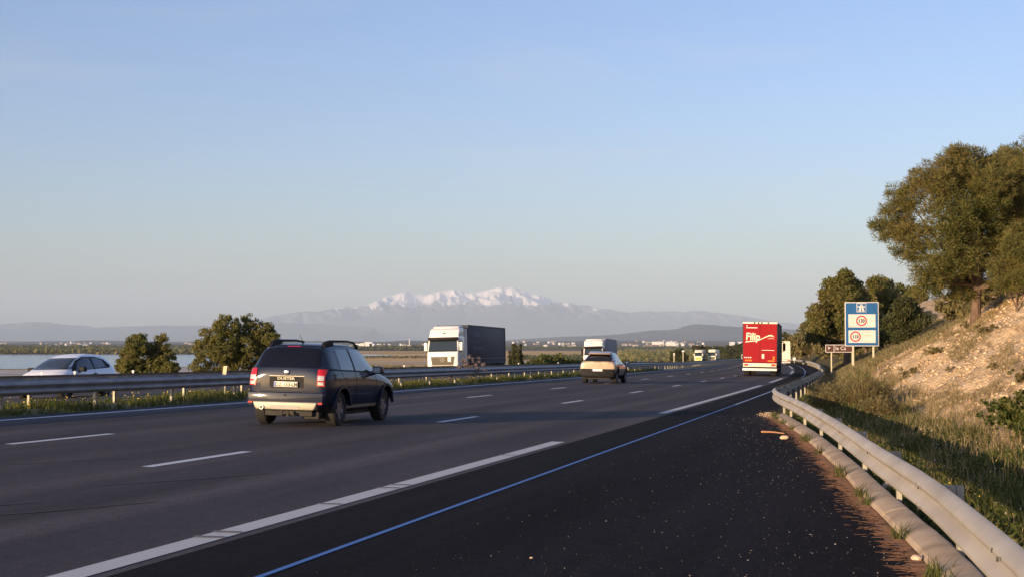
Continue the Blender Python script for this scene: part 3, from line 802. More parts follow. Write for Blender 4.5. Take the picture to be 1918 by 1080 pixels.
def bake(o, mods):
    dg = bpy.context.evaluated_depsgraph_get(); dg.update()
    me = bpy.data.meshes.new_from_object(o.evaluated_get(dg)); o.modifiers.clear(); o.data = me
    return o
def shell(name, stations, m, parent, wheels, arch_r, ww, m_in):
    """stations: x, zb, zm, zs, zt, wb, wm, ws, wt ; lofted, smoothed, wheel wells cut"""
    bm = bmesh.new(); rings = []
    for (x, zb, zm, zs, zt, wb, wm, ws, wt) in stations:
        half = [(0, zb), (wb * 0.8, zb), (wb, zb + 0.07), (wm, zm), (wm * 0.995, (zm + zs) / 2 + 0.02), (ws, zs), (wt, zt - 0.07), (wt - 0.10, zt - 0.005), (0, zt + 0.02)]
        loop = [(-y, z) for y, z in half] + [(y, z) for y, z in half[-2:0:-1]]
        rings.append([bm.verts.new((x, y, z)) for y, z in loop])
    n = len(rings[0])
    for a, b in zip(rings, rings[1:]):
        for k in range(n): bm.faces.new((a[k], a[(k+1) % n], b[(k+1) % n], b[k]))
    # end caps as ladders of quads
    for rg in (rings[0], rings[-1]):
        h = n // 2
        for k in range(h):
            a, b, c, d = rg[k], rg[k+1], rg[(n - k - 1) % n], rg[(n - k) % n]
            q = [a, b, c, d]; q = [v for i, v in enumerate(q) if v not in q[:i]]
            if len(q) > 2: bm.faces.new(q)
    bmesh.ops.recalc_face_normals(bm, faces=bm.faces)
    me = bpy.data.meshes.new(name); bm.to_mesh(me); bm.free()
    me.materials.append(m); me.materials.append(m_in)
    o = link(bpy.data.objects.new(name, me))
    sb = o.modifiers.new('s', 'SUBSURF'); sb.levels = 2; sb.render_levels = 2
    bake(o, None)
    cut = MB()
    for (wx, wy, wz) in wheels:
        a, b = (wy - 0.02, wy + 0.5) if wy > 0 else (wy - 0.5, wy + 0.02)
        cut.lathe_y([(a - (ww if wy > 0 else 0), 0.001), (a - (ww if wy > 0 else 0), arch_r), (b + (ww if wy < 0 else 0), arch_r), (b + (ww if wy < 0 else 0), 0.001)], (wx, 0, wz), 28)
    c = cut.build('cutter', [m, m_in], None, fixn=True)
    c.data.polygons.foreach_set('material_index', np.ones(len(c.data.polygons), dtype=np.int32))
    bo = o.modifiers.new('b', 'BOOLEAN'); bo.operation = 'DIFFERENCE'; bo.object = c; bo.solver = 'EXACT'
    bake(o, None)
    bpy.data.objects.remove(c)
    o.data.polygons.foreach_set('use_smooth', np.ones(len(o.data.polygons), dtype=bool)); o.data.set_sharp_from_angle(angle=R(38))
    o.parent = parent
    return o
def wheel(parent, x, y, r, w, rimm, spokes=5, name='wheel', rr=0.62):
    """centre of the tyre at (x, y, r)"""
    sg = 1 if y > 0 else -1
    e = MB()
    e.lathe_y([(-w/2, r*rr), (-w/2, r*0.93), (-w/2 + 0.03, r), (w/2 - 0.03, r), (w/2, r*0.93), (w/2, r*rr)], n=36, closed=True)
    wh = e.build(name, M['rubber'], parent, smooth=True, loc=(x, y, r))
    q = MB(); o_ = sg * (w/2 - 0.02)
    q.lathe_y([(o_ - sg*0.07, 0.02), (o_ - sg*0.07, r*rr*0.98), (o_ + sg*0.005, r*rr*1.0), (o_ + sg*0.005, r*rr*0.90), (o_ - sg*0.03, r*rr*0.86)], n=32)
    for k in range(spokes):
        a = 2*math.pi*k/spokes + 0.3
        mt = Matrix.Rotation(a, 4, 'Y')
        y0, y1 = sorted((o_ - sg*0.05, o_ - sg*0.005))
        q.prism([(0.02, -0.055*r/0.33), (r*rr*0.9, -0.035*r/0.33), (r*rr*0.9, 0.035*r/0.33), (0.02, 0.055*r/0.33)], 'y', y0, y1, 0, mt)
    q.lathe_y([(o_ + sg*0.008, 0.001), (o_ + sg*0.008, 0.05), (o_ - sg*0.03, 0.07)], n=16)
    q.build('rim', rimm, wh)
    return wh
def text_part(name, txt, size, m, parent, Mx, extr=0.002, bold=0.0, shear=0.0, ax='LEFT', ay='BOTTOM', sx=1.0):
    cu = bpy.data.curves.new(name, 'FONT'); cu.body = txt; cu.size = size; cu.extrude = extr; cu.offset = bold; cu.shear = shear
    cu.align_x = ax; cu.align_y = ay; cu.resolution_u = 3
    t = link(bpy.data.objects.new(name, cu))
    dg = bpy.context.evaluated_depsgraph_get(); dg.update()
    me = bpy.data.meshes.new_from_object(t.evaluated_get(dg)); bpy.data.objects.remove(t)
    me.transform(Mx @ Matrix.Scale(sx, 4, (1, 0, 0))); me.materials.clear(); me.materials.append(m)
    return link(bpy.data.objects.new(name, me), parent)
# text frames: on a rear face (seen from behind, reading to the right = -y), on a right side, on a front face
def TB(x, y, z): return Matrix.Translation((x, y, z)) @ Matrix(((0, 0, -1, 0), (-1, 0, 0, 0), (0, 1, 0, 0), (0, 0, 0, 1)))
def TF(x, y, z): return Matrix.Translation((x, y, z)) @ Matrix(((0, 0, 1, 0), (1, 0, 0, 0), (0, 1, 0, 0), (0, 0, 0, 1)))
def TR(x, y, z): return Matrix.Translation((x, y, z)) @ Matrix(((1, 0, 0, 0), (0, 0, -1, 0), (0, 1, 0, 0), (0, 0, 0, 1)))
def TL(x, y, z): return Matrix.Translation((x, y, z)) @ Matrix(((-1, 0, 0, 0), (0, 0, 1, 0), (0, 1, 0, 0), (0, 0, 0, 1)))
def mirror(parent, x, y, z, m, mg, s=1, big=False):
    sg = 1 if y > 0 else -1
    a = MB()
    a.box(x - 0.09, x + 0.10, min(y, y + sg*0.21), max(y, y + sg*0.21), z - 0.075, z + 0.085)
    a.box(x - 0.02, x + 0.04, min(y - sg*0.10, y + sg*0.04), max(y - sg*0.10, y + sg*0.04), z - 0.10, z - 0.05)
    o = a.build('wing_mirror', m, parent, bevel=0.035, seg=3)
    b = MB().box(x - 0.098, x - 0.094, min(y + sg*0.025, y + sg*0.185), max(y + sg*0.025, y + sg*0.185), z - 0.05, z + 0.06)
    b.build('mirror_glass', mg, o)
    return o
def plate(parent, x, zc, w, h, txt, m, rear=True, tilt=0, y=0.0):
    o = MB().box(x - 0.008, x + 0.008, y - w/2, y + w/2, zc - h/2, zc + h/2).build('number_plate', m, parent, bevel=0.004)
    fr = -1 if rear else 1
    a, b = (y + w/2 - 0.04, y + w/2 - 0.004) if rear else (y - w/2 + 0.004, y - w/2 + 0.04)
    x0, x1 = sorted((x + fr*0.008, x + fr*0.011))
    MB().box(x0, x1, a, b, zc - h/2 + 0.006, zc + h/2 - 0.006).build('blue_band', M['plate_blue'], o)
    if txt:
        T = TB if rear else TF
        text_part('plate_letters', txt, h*1.0, M['ink'], o, T(x + fr*0.012, y - (0.015 if rear else -0.015), zc - h*0.36), 0.001, 0.0022, 0, 'CENTER', 'BOTTOM_BASELINE', 0.92)
    return o
V3 = Vector

# ---- the dark suv
def build_suv():
    e = empty('suv')
    st = [(-2.13, .46, .66, .88, 1.00, .46, .66, .64, .54),
          (-2.11, .40, .64, 1.02, 1.14, .62, .775, .74, .62),
          (-2.04, .34, .64, 1.09, 1.25, .72, .845, .80, .64),
          (-1.90, .29, .64, 1.10, 1.47, .77, .895, .84, .64),
          (-1.78, .25, .65, 1.10, 1.60, .79, .910, .855, .655),
          (-1.30, .24, .66, 1.10, 1.645, .80, .915, .86, .655),
          (-0.60, .24, .66, 1.08, 1.655, .80, .905, .86, .655),
          (0.05, .24, .66, 1.06, 1.63, .80, .905, .86, .645),
          (0.50, .24, .66, 1.04, 1.53, .80, .905, .86, .625),
          (0.85, .24, .66, 1.02, 1.30, .80, .905, .855, .64),
          (1.12, .24, .66, 1.00, 1.09, .80, .91, .85, .70),
          (1.60, .26, .64, .94, 1.04, .80, .91, .82, .68),
          (1.95, .30, .60, .84, .96, .76, .88, .77, .62),
          (2.12, .36, .56, .72, .84, .62, .78, .68, .52),
          (2.17, .42, .54, .64, .74, .45, .60, .52, .40)]
    wh = [(-1.36, .74, .345), (-1.36, -.74, .345), (1.31, .74, .345), (1.31, -.74, .345)]
    b = shell('body', st, M['navy_paint'], e, wh, 0.415, 0.34, M['black'])
    P = Proj(b); G = M['glass']
    P.patch('rear_window', [(-.665, 1.18), (-.60, 1.155), (.60, 1.155), (.665, 1.18), (.60, 1.53), (.53, 1.585), (-.53, 1.585), (-.60, 1.53)], 'B', G, e)
    for v in 'RL':
        P.patch('quarter_window', [(-1.86, 1.16), (-1.52, 1.13), (-1.52, 1.53), (-1.70, 1.53), (-1.80, 1.44)], v, G, e)
        P.patch('rear_side_window', [(-1.38, 1.12), (-.62, 1.10), (-.62, 1.53), (-1.30, 1.53)], v, M['glass_light'], e)
        P.patch('front_side_window', [(-.52, 1.10), (.62, 1.08), (.66, 1.13), (.30, 1.42), (.02, 1.52), (-.52, 1.535)], v, M['glass_light'], e)
        sg = -1 if v == 'R' else 1
        # dark window pillars, door handles, sill, swelling arches
        P.patch('door_pillar', [(-.62, 1.08), (-.52, 1.08), (-.52, 1.54), (-.62, 1.54)], v, M['black'], e, 0.004)
        P.patch('window_trim', [(-1.9, 1.115), (.74, 1.045), (.74, 1.07), (-1.9, 1.14)], v, M['black'], e, 0.009)
        P.patch('sill_trim', [(-.93, .34), (.88, .34), (.88, .40), (-.93, .40)], v, M['silver'], e, 0.022, 0.03)
        P.patch('door_gap', [(-.575, .42), (-.562, .42), (-.562, 1.07), (-.575, 1.07)], v, M['black'], e, 0.003)
        P.patch('door_gap', [(.60, .42), (.613, .42), (.70, 1.02), (.69, 1.03)], v, M['black'], e, 0.003)
        P.patch('door_gap', [(-1.02, .75), (-1.008, .75), (-1.40, 1.08), (-1.415, 1.08)], v, M['black'], e, 0.003)
        for hx in (-1.12, -.08):
            MB().box(hx - .11, hx + .11, sg*.872 - .022, sg*.872 + .022, .935, .965).build('door_handle', M['navy_paint'], e, bevel=.01)
        for wx, wz in ((-1.36, .345), (1.31, .345)):
            ar = MB(); n = 22; y0, y1 = sorted((sg*.86, sg*.925))
            ring = []
            for k in range(n + 1):
                a = R(6) + R(168) * k / n
                ring.append((wx + math.cos(a)*.418, wz + math.sin(a)*.418)); 
            out = []
            for k in range(n + 1):
                a = R(6) + R(168) * k / n
                out.append((wx + math.cos(a)*.468, wz + math.sin(a)*.468))
            for k in range(n):
                ar.prism([ring[k], out[k], out[k+1], ring[k+1]], 'y', y0, y1)
            ar.build('wheel_arch', M['navy_paint'], e, smooth=True)
        mirror(e, .50, sg*.88, 1.10, M['navy_paint'], M['clear_lamp'])
        # roof rail with its thick rear foot
        pts = [(-1.62, sg*.56, 1.60), (-1.50, sg*.56, 1.665), (-1.30, sg*.56, 1.69), (-.3, sg*.56, 1.70), (.10, sg*.56, 1.67), (.30, sg*.56, 1.56)]
        rl = MB().tube(pts, [.028, .03, .026, .022, .022, .03], 8)
        rl.prism([(-1.68, 1.54), (-1.15, 1.58), (-1.18, 1.685), (-1.48, 1.69), (-1.62, 1.65)], 'y', sg*.56 - .035, sg*.56 + .035)
        rl.build('roof_rail', M['black'], e, bevel=0.0, smooth=True)
        # rear lamp cluster
        ya, yb = sorted((sg*.64, sg*.785))
        P.patch('tail_lamp', [(ya, 1.13), (yb, 1.13), (yb, 1.0), (yb, .80), (ya, .80), (ya, .97)], 'B', M['red_lamp'], e, 0.02, 0.05, 0.05)
        P.patch('lamp_lens', [(sg*.655, 1.01), (sg*.77, 1.00), (sg*.77, .915), (sg*.655, .92)], 'B', M['clear_lamp'], e, 0.03, 0.02, 0.05)
        P.patch('lamp_lens', [(sg*.66, .885), (sg*.765, .88), (sg*.765, .82), (sg*.665, .825)], 'B', M['clear_lamp'], e, 0.03, 0.02, 0.05)
        P.patch('headlamp', [(sg*.45, .72), (sg*.70, .74), (sg*.74, .88), (sg*.50, .86)], 'F', M['clear_lamp'], e, 0.01, 0.03)
    P.patch('windscreen', [(-.70, 1.08), (.70, 1.08), (.60, 1.50), (-.60, 1.50)], 'F', M['glass_light'], e)
    P.patch('grille', [(-.42, .62), (.42, .62), (.46, .76), (-.46, .76)], 'F', M['black'], e)
    # tailgate: number-plate recess, chrome lettering bar, badge, handle recesses
    P.patch('plate_recess', [(-.335, .755), (.335, .755), (.36, .79), (.36, .99), (-.36, .99), (-.36, .79)], 'B', M['black'], e, 0.003)
    P.patch('plate_recess_frame', [(-.37, .985), (.37, .985), (.37, .998), (-.37, .998)], 'B', M['silver'], e, 0.006)
    P.patch('tailgate_gap', [(-.62, .69), (.62, .69), (.62, .702), (-.62, .702)], 'B', M['black'], e, 0.003)
    P.patch('rear_light_bar', [(-.62, 1.585), (.62, 1.585), (.60, 1.60), (-.60, 1.60)], 'B', M['black'], e, 0.01)
    P.patch('brake_lamp', [(-.14, 1.565), (.14, 1.565), (.14, 1.582), (-.14, 1.582)], 'B', M['red_lamp'], e, 0.014)
    xr = -2.155
    plate(e, xr - .012, .83, .50, .105, 'DZ-133-LM', M['plate_yellow'])
    text_part('lettering', 'DUSTER', .07, M['silver'], e, TB(-2.158, 0, .92), .004, .0015, 0, 'CENTER', 'BOTTOM_BASELINE', 1.45)
    MB().prism([(-.055, 1.10), (.055, 1.10), (.05, 1.04), (.02, 1.01), (-.02, 1.01), (-.05, 1.04)], 'x', -2.155, -2.09).build('badge', M['chrome'], e, bevel=.006)
    MB().prism([(-.022, 1.075), (.022, 1.075), (.016, 1.04), (-.016, 1.04)], 'x', -2.16, -2.153).build('badge_core', M['navy_paint'], e)
    wp = MB(); wp.tube([(-2.09, 0, 1.115), (-2.08, .12, 1.14), (-2.055, .42, 1.17)], [.018, .012, .008], 6); wp.tube([(-2.075, 0, 1.10), (-2.11, 0, 1.115)], .035, 10)
    wp.build('rear_wiper', M['black'], e)
    # bumper with silver skid plate, step and exhaust
    bp = MB(); bp.prism([(-.76, .42), (.76, .42), (.79, .50), (.81, .64), (.78, .68), (-.78, .68), (-.81, .64), (-.79, .50)], 'x', -2.19, -1.92)
    bo = bp.build('rear_bumper', M['navy_paint'], e, bevel=.06, seg=4)
    sk = MB(); sk.prism([(-.60, .33), (.60, .33), (.64, .38), (.68, .485), (-.68, .485), (-.64, .38)], 'x', -2.215, -2.00)
    so = sk.build('skid_plate', M['silver'], bo, bevel=.025, seg=3)
    rc = MB(); rc.prism([(-.30, .345), (.28, .345), (.30, .42), (-.32, .42)], 'x', -2.219, -2.212); rc.build('skid_recess_shade', mat('shadowed_silver_plastic', (0.30, 0.285, 0.24), 0.5), so)  # flat patch; the recess's shade is put into its darker silver
    MB().box(-2.20, -2.18, -.78, -.69, .45, .485).build('bumper_reflector', M['red_lamp'], bo); MB().box(-2.20, -2.18, .69, .78, .45, .485).build('bumper_reflector', M['red_lamp'], bo)
    P2 = MB().tube([(-2.20, 0, .62), (-2.16, 0, .62)], .022, 12); P2.build('parking_sensor', M['black'], bo)
    ex = MB(); ex.lathe_y([(-.0, .032), (-.0, .042), (.16, .042), (.16, .032)], n=18, closed=True)
    xo = ex.build('exhaust_pipe', M['chrome'], e); xo.rotation_euler = (0, 0, R(-90)); xo.location = (-2.25, .47, .37)
    tb = MB().tube([(-2.0, .02, .24), (-2.24, .02, .215), (-2.27, .02, .25), (-2.27, .02, .29)], .018, 8); tb.tube([(-2.27, .02, .285), (-2.27, .02, .33)], .026, 10)
    tb.box(-2.23, -2.19, -.10, -.05, .20, .29)
    tb.build('tow_bar', M['chassis'], e)
    und = MB(); und.box(-2.0, -1.2, -.5, .5, .20, .34); und.box(-1.2, 1.7, -.62, .62, .19, .30); und.tube([(-1.36, -.74, .345), (-1.36, .74, .345)], .05, 8); und.box(-1.9, -1.35, -.60, -.25, .15, .30)
    und.build('underbody', M['chassis'], e, bevel=.03)
    for (x, y, z) in wh: wheel(e, x, y, .345, .225, M['rim'], 5)
    an = MB().tube([(-1.35, 0, 1.665), (-1.52, 0, 1.83)], [.006, .003], 5); an.tube([(-1.32, 0, 1.655), (-1.37, 0, 1.69)], .02, 6); an.build('antenna', M['black'], e)
    sk2 = MB().tube([(-2.02, .55, 1.16), (-2.035, .55, 1.16)], .03, 12); sk2.build('window_sticker', M['plate_white'], e)
    return e
suv = build_suv()
tag(suv, 'dark navy suv seen from behind, with pale bumper plate and roof rails', 'car')
put(suv, frame_at(28.7, -11.15))

# ---- the beige crossover further on
def build_crossover():
    e = empty('crossover_car')
    st = [(-2.20, .46, .70, .98, 1.06, .60, .80, .76, .66),
          (-2.17, .36, .66, 1.04, 1.12, .74, .88, .82, .66),
          (-2.06, .28, .63, 1.08, 1.18, .78, .925, .85, .64),
          (-1.85, .25, .62, 1.10, 1.30, .80, .935, .85, .62),
          (-1.50, .24, .63, 1.08, 1.51, .80, .93, .85, .60),
          (-0.90, .23, .63, 1.05, 1.59, .80, .92, .85, .60),
          (-0.10, .23, .63, 1.02, 1.59, .80, .92, .85, .60),
          (0.40, .23, .63, .99, 1.47, .80, .92, .85, .60),
          (0.95, .24, .63, .96, 1.20, .80, .92, .84, .62),
          (1.30, .24, .62, .93, 1.02, .80, .92, .83, .68),
          (1.85, .28, .58, .82, .94, .78, .90, .77, .60),
          (2.15, .34, .54, .68, .80, .62, .78, .66, .50),
          (2.22, .42, .52, .60, .70, .42, .56, .50, .38)]
    wh = [(-1.38, .76, .35), (-1.38, -.76, .35), (1.36, .76, .35), (1.36, -.76, .35)]
    b = shell('body', st, M['sand_paint'], e, wh, .415, .3, M['black'])
    P = Proj(b)
    P.patch('rear_window', [(-.70, 1.16), (.70, 1.16), (.60, 1.46), (.54, 1.50), (-.54, 1.50), (-.60, 1.46)], 'B', M['glass'], e)
    for v in 'RL':
        sg = -1 if v == 'R' else 1
        P.patch('rear_side_window', [(-1.45, 1.12), (-.42, 1.07), (-.42, 1.45), (-.9, 1.45), (-1.2, 1.36)], v, M['glass_light'], e)
        P.patch('front_side_window', [(-.34, 1.07), (.85, 1.03), (.70, 1.15), (.25, 1.42), (-.34, 1.46)], v, M['glass_light'], e)
        P.patch('arch_cladding', [(-1.88, .30), (-1.84, .30), (-1.78, .52), (-1.62, .72), (-1.38, .80), (-1.14, .72), (-.98, .52), (-.92, .30), (-.82, .30), (-.88, .55), (-1.06, .80), (-1.38, .90), (-1.70, .80), (-1.88, .55)], v, M['black'], e, .012, .02)
        P.patch('sill_cladding', [(-.9, .28), (.9, .28), (.9, .42), (-.9, .42)], v, M['black'], e, .012, .02)
        P.patch('arch_cladding', [(.90, .30), (.94, .30), (.99, .52), (1.12, .72), (1.36, .80), (1.60, .72), (1.76, .52), (1.82, .30), (1.92, .34), (1.86, .58), (1.66, .80), (1.36, .90), (1.06, .80), (.88, .55)], v, M['black'], e, .012, .02)
        mirror(e, .66, sg*.95, 1.05, M['black'], M['clear_lamp'])
        P.patch('reflector', [(sg*.62, .50), (sg*.76, .50), (sg*.76, .545), (sg*.62, .545)], 'B', M['clear_lamp'] if sg > 0 else M['red_lamp'], e, .025, .03, .05)
        P.patch('headlamp', [(sg*.50, .74), (sg*.74, .72), (sg*.74, .78), (sg*.50, .80)], 'F', M['clear_lamp'], e, .01)
    P.patch('light_strip', [(-.84, 1.10), (.84, 1.10), (.78, 1.155), (-.78, 1.155)], 'B', M['black'], e, .012, .03)
    for sg in (-1, 1): P.patch('tail_lamp', [(sg*.66, 1.12), (sg*.82, 1.11), (sg*.80, 1.15), (sg*.66, 1.155)], 'B', M['red_lamp'], e, .018, .03, .05)
    P.patch('badge_lettering', [(-.2, 1.055), (.2, 1.055), (.2, 1.075), (-.2, 1.075)], 'B', M['black'], e, .008, .01)
    P.patch('bumper_cladding', [(-.84, .38), (.84, .38), (.87, .60), (.84, .72), (-.84, .72), (-.87, .60)], 'B', M['black'], e, .02, .04)
    P.patch('bumper_strip', [(-.62, .42), (.62, .42), (.62, .45), (-.62, .45)], 'B', M['silver'], e, .03, .04)
    P.patch('windscreen', [(-.72, 1.04), (.72, 1.04), (.56, 1.44), (-.56, 1.44)], 'F', M['glass_light'], e)
    P.patch('roof_panel', [(-1.2, -.50), (.15, -.50), (.15, .50), (-1.2, .50)], 'T', M['black'], e)
    MB().prism([(-.78, .30), (.78, .30), (.86, .42), (.86, .66), (.80, .72), (-.80, .72), (-.86, .66), (-.86, .42)], 'x', -2.235, -1.95).build('rear_bumper', M['black'], e, bevel=.05, seg=3)
    plate(e, -2.25, .66, .52, .11, None, M['plate_white'])
    MB().prism([(-1.72, 1.45), (-1.2, 1.58), (-1.2, 1.60), (-1.76, 1.50)], 'y', -.56, .56).build('roof_spoiler', M['sand_paint'], e, bevel=.01)
    MB().prism([(-.9, 1.565), (-.75, 1.565), (-.92, 1.63)], 'y', -.02, .02).build('antenna', M['black'], e)
    und = MB().box(-1.9, 1.9, -.62, .62, .20, .34); und.build('underbody', M['chassis'], e, bevel=.03)
    for (x, y, z) in wh: wheel(e, x, y, .35, .23, M['rim'], 5)
    return e
xo = build_crossover()
tag(xo, 'grey-beige crossover with black lower bumper, driving away beyond the dark suv', 'car')
put(xo, frame_at(73.6, -13.1))

# ---- the white hatchback on the far carriageway
def build_hatch():
    e = empty('hatchback_car')
    st = [(-2.02, .42, .58, .80, .92, .50, .66, .62, .50),
          (-1.99, .32, .56, .92, 1.14, .66, .80, .72, .56),
          (-1.85, .24, .56, 1.00, 1.33, .74, .855, .76, .56),
          (-1.55, .20, .56, 1.00, 1.43, .76, .87, .77, .55),
          (-1.00, .19, .56, .96, 1.475, .77, .865, .79, .56),
          (-0.40, .19, .56, .93, 1.475, .77, .86, .80, .57),
          (0.10, .19, .56, .91, 1.40, .77, .86, .80, .57),
          (0.60, .19, .56, .90, 1.22, .77, .86, .80, .60),
          (1.05, .20, .56, .88, .99, .77, .865, .79, .66),
          (1.45, .22, .55, .79, .90, .76, .86, .76, .60),
          (1.80, .26, .52, .66, .755, .70, .81, .69, .52),
          (1.98, .30, .48, .56, .62, .55, .68, .58, .44),
          (2.03, .36, .46, .52, .58, .40, .52, .46, .34)]
    wh = [(-1.26, .71, .31), (-1.26, -.71, .31), (1.30, .71, .31), (1.30, -.71, .31)]
    b = shell('body', st, M['white_paint'], e, wh, .365, .28, M['black'])
    P = Proj(b)
    P.patch('windscreen', [(-.70, .955), (.70, .955), (.66, 1.05), (.56, 1.34), (-.56, 1.34), (-.66, 1.05)], 'F', M['glass_light'], e)
    P.patch('rear_window', [(-.58, 1.08), (.58, 1.08), (.50, 1.32), (-.50, 1.32)], 'B', M['glass'], e)
    for v in 'RL':
        sg = -1 if v == 'R' else 1
        P.patch('window_surround', [(-1.66, 1.08), (-1.55, 1.00), (.88, .90), (.80, .98), (.36, 1.24), (-.10, 1.37), (-.9, 1.37), (-1.4, 1.28)], v, M['black'], e, .004)
        P.patch('rear_side_window', [(-1.30, 1.03), (-.56, .985), (-.56, 1.33), (-.95, 1.335), (-1.24, 1.26)], v, M['glass_light'], e, .009)
        P.patch('front_side_window', [(-.46, .975), (.62, .925), (.32, 1.20), (-.06, 1.33), (-.46, 1.34)], v, M['glass_light'], e, .009)
        P.patch('headlamp', [(sg*.36, .60), (sg*.50, .64), (sg*.74, .78), (sg*.76, .70), (sg*.66, .58), (sg*.46, .55)], 'F', M['clear_lamp'], e, .012, .03, .05)
        P.patch('headlamp_side', [(1.38, .78), (1.80, .62), (1.86, .66), (1.60, .76)], v, M['clear_lamp'], e, .008, .02, .05)
        MB().box(-.55, -.35, sg*.868 - .02, sg*.868 + .02, .79, .82).build('door_handle', M['black'], e, bevel=.01)
        P.patch('door_gap', [(-.515, .35), (-.503, .35), (-.503, .96), (-.515, .96)], v, M['black'], e, .003)
        mirror(e, .50, sg*.84, .95, M['black'], M['glass'])
    P.patch('grille', [(-.55, .50), (.55, .50), (.45, .57), (.12, .60), (-.12, .60), (-.45, .57)], 'F', M['black'], e)
    P.patch('lower_grille', [(-.5, .27), (.5, .27), (.5, .40), (-.5, .40)], 'F', M['black'], e)
    MB().prism([(0, .66), (.045, .585), (0, .51), (-.045, .585)], 'x', 1.99, 2.06).build('badge', M['chrome'], e, bevel=.006)
    MB().tube([(-.6, 0, 1.46), (-.72, 0, 1.60)], [.012, .006], 5).build('antenna', M['black'], e)
    MB().tube([(1.06, .62, .99), (.98, .10, 1.035)], .012, 5).build('windscreen_wiper', M['black'], e)
    und = MB().box(-1.7, 1.7, -.6, .6, .18, .3); und.build('underbody', M['chassis'], e, bevel=.03)
    for (x, y, z) in wh: wheel(e, x, y, .31, .20, M['rim'], 5)
    return e
hb = build_hatch()
tag(hb, 'white hatchback coming the other way in front of the lake, behind the median guardrail', 'car')
put(hb, frame_at(43.4, -26.1, True))

# ---- lorries
def build_tractor(e, white, grille_m, top=3.88, mirrors='w', width=2.5, cab_back=-0.0, name_front=None, low=False):
    """cab; front face at x = 0, x forward"""
    prof = [(-2.25, .55), (-0.06, .50), (0.0, .70), (0.0, 1.55), (-.10, 1.95), (-.36, 2.92), (-.55, 3.14), (-2.25, 3.14)]
    cb = MB().prism(prof, 'y', -width/2, width/2).build('cab', white, e, bevel=.12, seg=3)
    P = Proj(cb); h = width/2
    P.patch('windscreen', [(-h + .10, 1.98), (h - .10, 1.98), (h - .16, 2.78), (-h + .16, 2.78)], 'F', M['glass_light'], e, .012, .03, .2)
    P.patch('windscreen_base', [(-h + .08, 1.88), (h - .08, 1.88), (h - .08, 1.98), (-h + .08, 1.98)], 'F', M['black'], e, .016, .03, .3)
    gr = P.patch('grille', [(-h + .40, .83), (h - .40, .83), (h - .28, 1.50), (-h + .28, 1.50)], 'F', grille_m, e, .02, .04, .3)
    P.patch('windscreen_header', [(-h + .06, 2.78), (h - .06, 2.78), (h - .06, 2.90), (-h + .06, 2.90)], 'F', M['black'], e, .014, .03, .3)
    for k in range(3):
        z = .95 + k*.155
        MB().box(.015, .035, -h + .42, h - .42, z, z + .03).build('grille_bar', M['chassis'], e)
    bp = MB().prism([(-h + .02, .38), (h - .02, .38), (h, .80), (-h, .80)], 'x', -.28, .05).build('bumper', white, e, bevel=.08, seg=3)
    MB().prism([(-h + .45, .40), (h - .45, .40), (h - .36, .80), (-h + .36, .80)], 'x', .05, .06).build('bumper_grille', grille_m, bp)
    vis = MB().prism([(-.38, 2.80), (-.06, 2.76), (-.04, 2.93), (-.36, 3.02)], 'y', -h + .05, h - .05).build('sun_visor', M['black'], e, bevel=.03)
    # high roof: sloping front, fairing, side flaps
    rf = MB().prism([(-.42, 3.0), (-.78, top - .22), (-1.15, top - .06), (-2.22, top - .02), (-2.28, 3.0)], 'y', -h + .04, h - .04).build('roof', white, e, bevel=.12, seg=3)
    MB().prism([(-1.05, top - .10), (-1.35, top + .10), (-2.35, top + .12), (-2.35, top - .10)], 'y', -h + .22, h - .22).build('roof_deflector', white, e, bevel=.05)
    MB().box(-.62, -.56, -.12, .12, 3.30, 3.36).build('roof_lamp', M['black'], e)
    for sg in (-1, 1):
        v = 'R' if sg < 0 else 'L'
        P.patch('side_window', [(-1.25, 1.85), (-.45, 1.85), (-.50, 2.55), (-.62, 2.66), (-1.25, 2.66)], v, M['glass_light'], e, .01, .02, .2)
        P.patch('door_gap', [(-1.38, .9), (-1.355, .9), (-1.355, 2.78), (-1.38, 2.78)], v, M['black'], e, .006, .01, .3)
        MB().box(-1.30, -1.10, sg*h - .03, sg*h + .03, 1.52, 1.57).build('door_handle', M['black'], e)
        ya, yb = sorted((sg*(h - .42), sg*(h - .05)))
        MB().prism([(ya, .52), (yb, .52), (yb, .78), (ya, .70)], 'x', .045, .075).build('headlamp', M['clear_lamp'], e)
        mm = white if mirrors == 'w' else M['black']
        y0, y1 = sorted((sg*(h + .06), sg*(h + .30)))
        mo = MB().box(-.42, -.22, y0, y1, 1.95, 2.62).build('wing_mirror', mm, e, bevel=.05)
        am = MB().box(-.40, -.30, min(sg*(h - .1), sg*(h + .2)), max(sg*(h - .1), sg*(h + .2)), 2.66, 2.72); am.box(-.40, -.30, min(sg*(h-.1), sg*(h+.2)), max(sg*(h-.1), sg*(h+.2)), 1.86, 1.92); am.build('mirror_arm', M['black'], e)
        y0, y1 = sorted((sg*(h - .04), sg*(h - .01)))
        MB().box(-3.0, -2.25, y0, y1, 1.0, 3.7).build('side_fairing', white, e)
        y0, y1 = sorted((sg*(h - .5), sg*(h - .03)))
        MB().box(-3.2, -1.95, y0, y1, .45, 1.05).build('side_skirt', M['chassis'], e, bevel=.05)
    ch = MB().box(-6.0, -2.2, -.5, .5, .75, 1.05); ch.box(-2.6, -.4, -.9, .9, .5, .8); ch.build('chassis', M['chassis'], e)
    for y in (-1.05, 1.05):
        wheel(e, -1.42, y, .5, .32, M['rim'], 8)
        wheel(e, -5.05, y*.94, .5, .52, M['rim'], 8)
    pl = plate(e, .075, .46, .52, .11, None, M['plate_white'], rear=False)
    return cb
